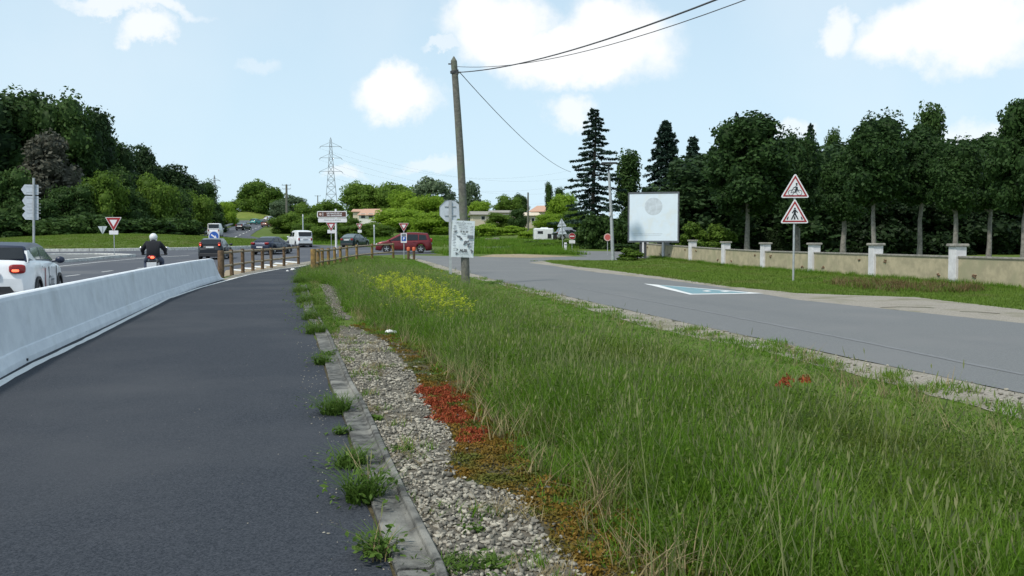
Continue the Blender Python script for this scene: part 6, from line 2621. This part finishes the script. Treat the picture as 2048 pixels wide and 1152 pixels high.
scatter('red_stonecrop', red_p, x_, y_, np.full(n, .33), rng.uniform(0, 6.28, n), rng.uniform(.7, 1.2, n), rng.uniform(.8, 3.0, n), 'faint rusty red plant tops inside the tall grass', 'ground cover')
x_, y_ = sample(MOSS, lambda y: 170 if y < 10 else 60, 1, 18)
dl = edge_dist(x_, y_, GRAV_R)
g_ = np.array([mnoise.noise(Vector((x * 2.2, y * 2.2, 5))) for x, y in zip(x_, y_)]) * .5 + .6 > dl * .9
x_, y_ = x_[g_], y_[g_]
n = len(x_)
scatter('orange_moss', moss_p, x_, y_, np.full(n, .008), rng.uniform(0, 6.28, n), rng.uniform(.7, 1.4, n), rng.uniform(.6, 1.4, n), 'orange-brown moss between the gravel and the tall grass', 'ground cover')

# pebbles
def pebble(seed):
    r = np.random.default_rng(seed)
    m = MB()
    m.ball((0, 0, .008), (.0165 * r.uniform(.8, 1.2), .0115 * r.uniform(.8, 1.2), .009), 6, 4)
    vs = np.array(m.v) + r.normal(size=(len(m.v), 3)) * .0018
    return bpy.data.objects.new('pebble', np_mesh('pebble', vs, np.array(m.f), M_pebble, np.full(len(vs), r.random())))


peb = [pebble(s) for s in range(5)]
x_, y_ = sample(GRAVEL, lambda y: 1500 if y < 8 else (850 if y < 14 else 200), 1.5, 18)
g_ = np.array([mnoise.noise(Vector((x * 1.6, y * 1.6, 8))) for x, y in zip(x_, y_)])
kp = rng.random(len(x_)) < np.clip(.75 + g_ * .9, .15, 1)
x_, y_ = x_[kp], y_[kp]
x2, y2 = sample(G2, lambda y: 110, 10, 40)
x_, y_ = np.concatenate([x_, x2]), np.concatenate([y_, y2])
x3_, y3_ = sample(MOSS, lambda y: 90, 1.5, 14)
dd_ = edge_dist(x3_, y3_, GRAV_R)
kk_ = rng.random(len(x3_)) < np.exp(-dd_ / .12)
x_, y_ = np.concatenate([x_, x3_[kk_]]), np.concatenate([y_, y3_[kk_]])
n = len(x_)
scatter('gravel_stones', peb, x_, y_, np.full(n, .010), rng.uniform(0, 6.28, n), rng.lognormal(-.15, .38, n), rng.lognormal(-.1, .3, n), 'pale and grey pebbles of the gravel strip beside the kerb', 'gravel', rng.normal(size=n) * .3)
# loose stones on the near shoulder of the side road
SHO = NEAR_G + list(reversed(NEAR_A))
x_, y_ = sample(SHO, lambda y: 36 if y < 16 else 12, 5, 36)
n = len(x_)
scatter('shoulder_stones', peb, x_, y_, np.full(n, .010), rng.uniform(0, 6.28, n), rng.lognormal(-.1, .4, n) * 1.1, rng.lognormal(-.1, .3, n), 'loose pale chippings on the near shoulder of the side road', 'gravel')
SHO2 = SHO


x_, y_ = sample(SHO, lambda y: 60 if y < 16 else 25, 5, 36)
g_ = np.array([mnoise.noise(Vector((x * 1.7, y * 1.7, 3))) for x, y in zip(x_, y_)]) > .02 + edge_dist(x_, y_, NEAR_G) * .9 - .25
x_, y_ = x_[g_], y_[g_]
n = len(x_)
scatter('shoulder_grass', fine + dry[:1], x_, y_, gz_np(y_), rng.uniform(0, 6.28, n), rng.uniform(.9, 1.6, n), rng.uniform(.4, 1.0, n), 'low grass creeping over the near shoulder of the side road', 'grass')
x_, y_ = sample(path_poly, lambda y: 3, 2, 22)
n = len(x_)
scatter('path_grit', peb, x_, y_, np.full(n, .007), rng.uniform(0, 6.28, n), rng.uniform(.12, .32, n), rng.uniform(.1, .2, n), 'specks of pale grit lying on the dark cycle path', 'grit')
x_, y_ = sample([(x - .30, y) for x, y in PEDGE[:9]] + list(reversed([(x + .02, y) for x, y in PEDGE[:9]])), lambda y: 60, 2, 22)
n = len(x_)
scatter('path_grit', peb, x_, y_, np.full(n, .007), rng.uniform(0, 6.28, n), rng.uniform(.2, .6, n), rng.uniform(.2, .5, n), 'grit gathered along the edge of the path beside the kerb', 'grit')


# yellow flowers
def flower(seed):
    r = np.random.default_rng(seed)
    V, F, T, MI = [], [], [], []
    for k in range(5):
        a = r.uniform(0, 6.28)
        hx, hy, hz_ = r.normal() * .05, r.normal() * .05, r.uniform(.22, .46)
        b_ = len(V)
        V += [(-.004, 0, 0), (.004, 0, 0), (hx + .002, hy, hz_), (hx - .002, hy, hz_)]
        F.append((b_, b_ + 1, b_ + 2, b_ + 3))
        MI.append(0)
        T += [r.random()] * 4
        for q in range(4):
            aa = a + q * 1.57
            b_ = len(V)
            c, s_ = math.cos(aa), math.sin(aa)
            z = hz_ + r.uniform(-.02, .03)
            V += [(hx, hy, z), (hx + c * .02 - s_ * .013, hy + s_ * .02 + c * .013, z + .012), (hx + c * .036, hy + s_ * .036, z + .010), (hx + c * .02 + s_ * .013, hy + s_ * .02 - c * .013, z + .012)]
            F.append((b_, b_ + 1, b_ + 2, b_ + 3))
            MI.append(1)
            T += [r.random()] * 4
    return bpy.data.objects.new('flower', np_mesh('flower', np.array(V), np.array(F), [F_ylstem, F_yellow], np.array(T), MI))


fl = [flower(s) for s in range(5)]
FP = PX([(742, 592), (790, 574), (850, 586), (905, 616), (950, 650), (942, 672), (880, 664), (820, 634), (765, 612)])
x_, y_ = sample(FP, lambda y: 15, 10, 50)
x2, y2 = sample(PX([(700, 560), (900, 560), (960, 640), (900, 690), (760, 640)]), lambda y: .8, 10, 50)
x_, y_ = np.concatenate([x_, x2]), np.concatenate([y_, y2])
n = len(x_)
scatter('yellow_flowers', fl, x_, y_, np.zeros(n), rng.uniform(0, 6.28, n), rng.uniform(.8, 1.5, n), rng.uniform(.8, 1.25, n), 'patch of small yellow flowers in the tall grass left of the pole', 'flowers')

# short grass on the far verge and island, brushes of grass
VERGE = FAR_G[2:] + [tuple(P(1136, 521)[:2]), tuple(P(1223, 521)[:2]), (12.0, 66), (11.4, 64), (12.8, 50), (14.3, 40), (15.9, 30), (17.3, 20), (18, 14)]
X, Y = sample(VERGE, lambda y: 30 if y < 30 else (18 if y < 45 else 9), 12, 70)
n = len(X)
scatter('verge_grass', short, X, Y, gz_np(Y), rng.uniform(0, 6.28, n), np.where(Y < 30, 1.5, 2.4) * rng.uniform(.8, 1.2, n), rng.uniform(.6, 1.5, n), 'short mown grass of the verge below the garden wall', 'grass')
# ditch with dry growth
DIT = PX([(1650, 563), (1730, 566), (1850, 572), (1960, 578), (1965, 584), (1900, 587), (1780, 584), (1700, 577), (1650, 570)])
sheet('ditch_soil', DIT, .006, mat('ditch_earth', (.035, .028, .014), (.07, .055, .03), 4, .95, coords='World', bump=.8), (.3, .12, 3.0))
x_, y_ = sample(DIT, lambda y: 26, 15, 40)
n = len(x_)
scatter('ditch_grass', brown + dry[:1] + fine[:3], x_, y_, np.zeros(n), rng.uniform(0, 6.28, n), rng.uniform(1.2, 2.2, n), rng.uniform(.8, 1.8, n), 'brownish growth in the shallow ditch before the wall', 'grass')
# grass foot of wall
WF = [(20.6 - .15 * yy - .25 - .35 * ((k * 37) % 3) / 3, yy) for k, yy in enumerate(np.linspace(15, 68, 30))]
x_ = np.array([20.6 - .15 * v - .22 - abs(rng.normal()) * .25 for v in rng.uniform(15, 66, 900)])
y_ = (20.6 - x_)  # placeholder, replaced below
vy = rng.uniform(15, 66, 900)
x_ = 20.6 - .15 * vy - .22 - np.abs(rng.normal(size=900)) * .25
n = 900
scatter('wall_foot_grass', fine, x_, vy, gz_np(vy), rng.uniform(0, 6.28, n), rng.uniform(1.2, 2.0, n), rng.uniform(.8, 2.0, n), 'longer grass growing along the foot of the garden wall', 'grass')
# island grass
a_ = rng.uniform(0, 6.28, 9000)
q_ = IR * np.sqrt(rng.random(9000)) * .99
X, Y = IC.x + q_ * np.cos(a_), IC.y + q_ * np.sin(a_)
Z = gz_np(Y) + .1 + 1.15 * (1 - (q_ / IR) ** 1.6)
n = len(X)
scatter('island_grass', short, X, Y, Z, rng.uniform(0, 6.28, n), rng.uniform(2.5, 4.5, n), rng.uniform(1.0, 2.2, n), 'short grass covering the roundabout mound', 'grass')
# far centre grass: rough growth in front of the shrubs
FC = PX([(870, 506), (930, 500), (1000, 500), (1098, 499), (1170, 510), (1060, 508), (980, 508), (900, 511)])
X, Y = sample(FC, lambda y: 4, 55, 120)
X2, Y2 = sample([tuple(at(x, d)[:2]) for x, d in ((560, 104), (700, 102), (880, 96), (1000, 96), (1280, 84), (1290, 100), (900, 130), (560, 125))], lambda y: 1.6, 80, 140)
X, Y = np.concatenate([X, X2]), np.concatenate([Y, Y2])
n = len(X)
scatter('far_grass', fine, X, Y, gz_np(Y), rng.uniform(0, 6.28, n), rng.uniform(3, 6, n), rng.uniform(1.5, 4.5, n), 'rough grass around the far junction', 'grass')

# ---------------------------------------------------------------- individual weeds on the kerb, litter
def weed(px, py, r, h, n, label, seed, kind='blade'):
    r, h, n = r * 1.5, h * 1.05, int(n * 1.3)
    p = P(px, py)
    root = empty('weed_clump', (p.x, p.y, .01), 0, label, 'weed')
    if kind == 'blade':
        o = blade_clump('blades', F_weed, n, h * .45, h, .010, r * .4, 1.1, seed, 4, 0, None, .9)
    elif kind == 'pale':
        o = blade_clump('blades', F_dry if seed % 2 else F_weed, n, h * .5, h, .006, r * .3, 1.0, seed, 4, n // 3, F_seed, .6)
    COL.objects.link(o)
    o.parent = root
    nl = 90 if h > .14 else 60
    q = rng.normal(size=(nl, 3)) * np.array([r * .45, r * .45, h * .12]) + np.array([0, 0, h * .22])
    q[:, 2] = np.abs(q[:, 2])
    V, F = leaf_quads(q, np.tile([[0, 0, 1.0]], (nl, 1)), .022, .45, .6)
    new_obj('leaves', np_mesh('leaves', V, F, F_weed, np.repeat(rng.random(nl), 4)), root)


weed(670, 828, .22, .26, 190, 'bushy green weed clump on the kerb, third from the bottom of the photo', 1)
weed(702, 935, .18, .22, 150, 'green weed clump on the kerb below the bushy one', 2)
weed(728, 1003, .18, .28, 150, 'spiky weed clump on the kerb with long pale stems', 3)
weed(735, 985, .08, .30, 12, 'pale feathery stalks rising from the spiky kerb weed', 5, 'pale')
weed(757, 1125, .08, .26, 12, 'thin weed in the kerb joint at the bottom of the photo', 7, 'pale')
weed(752, 1110, .10, .2, 50, 'small green weed in the lowest kerb joint', 8)
weed(645, 730, .16, .22, 110, 'low green weed on the kerb above the bushy clump', 9)
weed(655, 715, .12, .16, 60, 'tiny weed just above the low kerb weed', 10)
weed(632, 668, .30, .26, 200, 'wide weed clump where the kerb disappears', 12)
weed(625, 640, .34, .28, 200, 'weed clump overgrowing the path edge above the kerb end', 14)
weed(612, 606, .40, .30, 220, 'green weed clump on the path edge halfway to the log fence', 16)
weed(604, 585, .45, .34, 220, 'green weed clump on the path edge near the mossy fence post', 18)
weed(602, 566, .45, .38, 220, 'grass tuft at the path edge just before the log fence', 20)
weed(620, 556, .45, .40, 220, 'grass tuft at the foot of the first mossy fence post', 22)
weed(640, 625, .30, .22, 150, 'low weed between the kerb end and the gravel patch', 24)
weed(680, 870, .07, .12, 40, 'small weed in the joint below the bushy clump', 26)
weed(800, 905, .10, .07, 50, 'low weed beside the kerb lip in the gravel', 28)
weed(905, 1140, .16, .10, 120, 'low green weed at the gravel edge at the bottom of the photo', 30)
weed(985, 1135, .10, .09, 80, 'small green weed in the bottom gravel', 32)
weed(945, 1065, .05, .05, 40, 'tiny green tuft alone in the pebbles', 34)
weed(750, 842, .05, .08, 40, 'tiny tuft against the kerb lip', 36)

for (px, py, lab, s) in ((586, 541, 'crumpled white litter on the path near the log fence', .16), (782, 668, 'small white stone-like litter at the gravel end', .09), (575, 543, 'flat white scrap beside the crumpled litter', .09)):
    p = P(px, py)
    m = MB()
    m.ball((0, 0, s * .2), (s, s * .6, s * .35), 8, 6)
    m.v = [(x + random.uniform(-.2, .2) * s, y_ + random.uniform(-.2, .2) * s, max(0, z + random.uniform(-.1, .2) * s)) for x, y_, z in m.v]
    m.sm = [False] * len(m.sm)
    tag(m.build('litter', M_litter, None, (p.x, p.y, .01)), lab, 'litter')
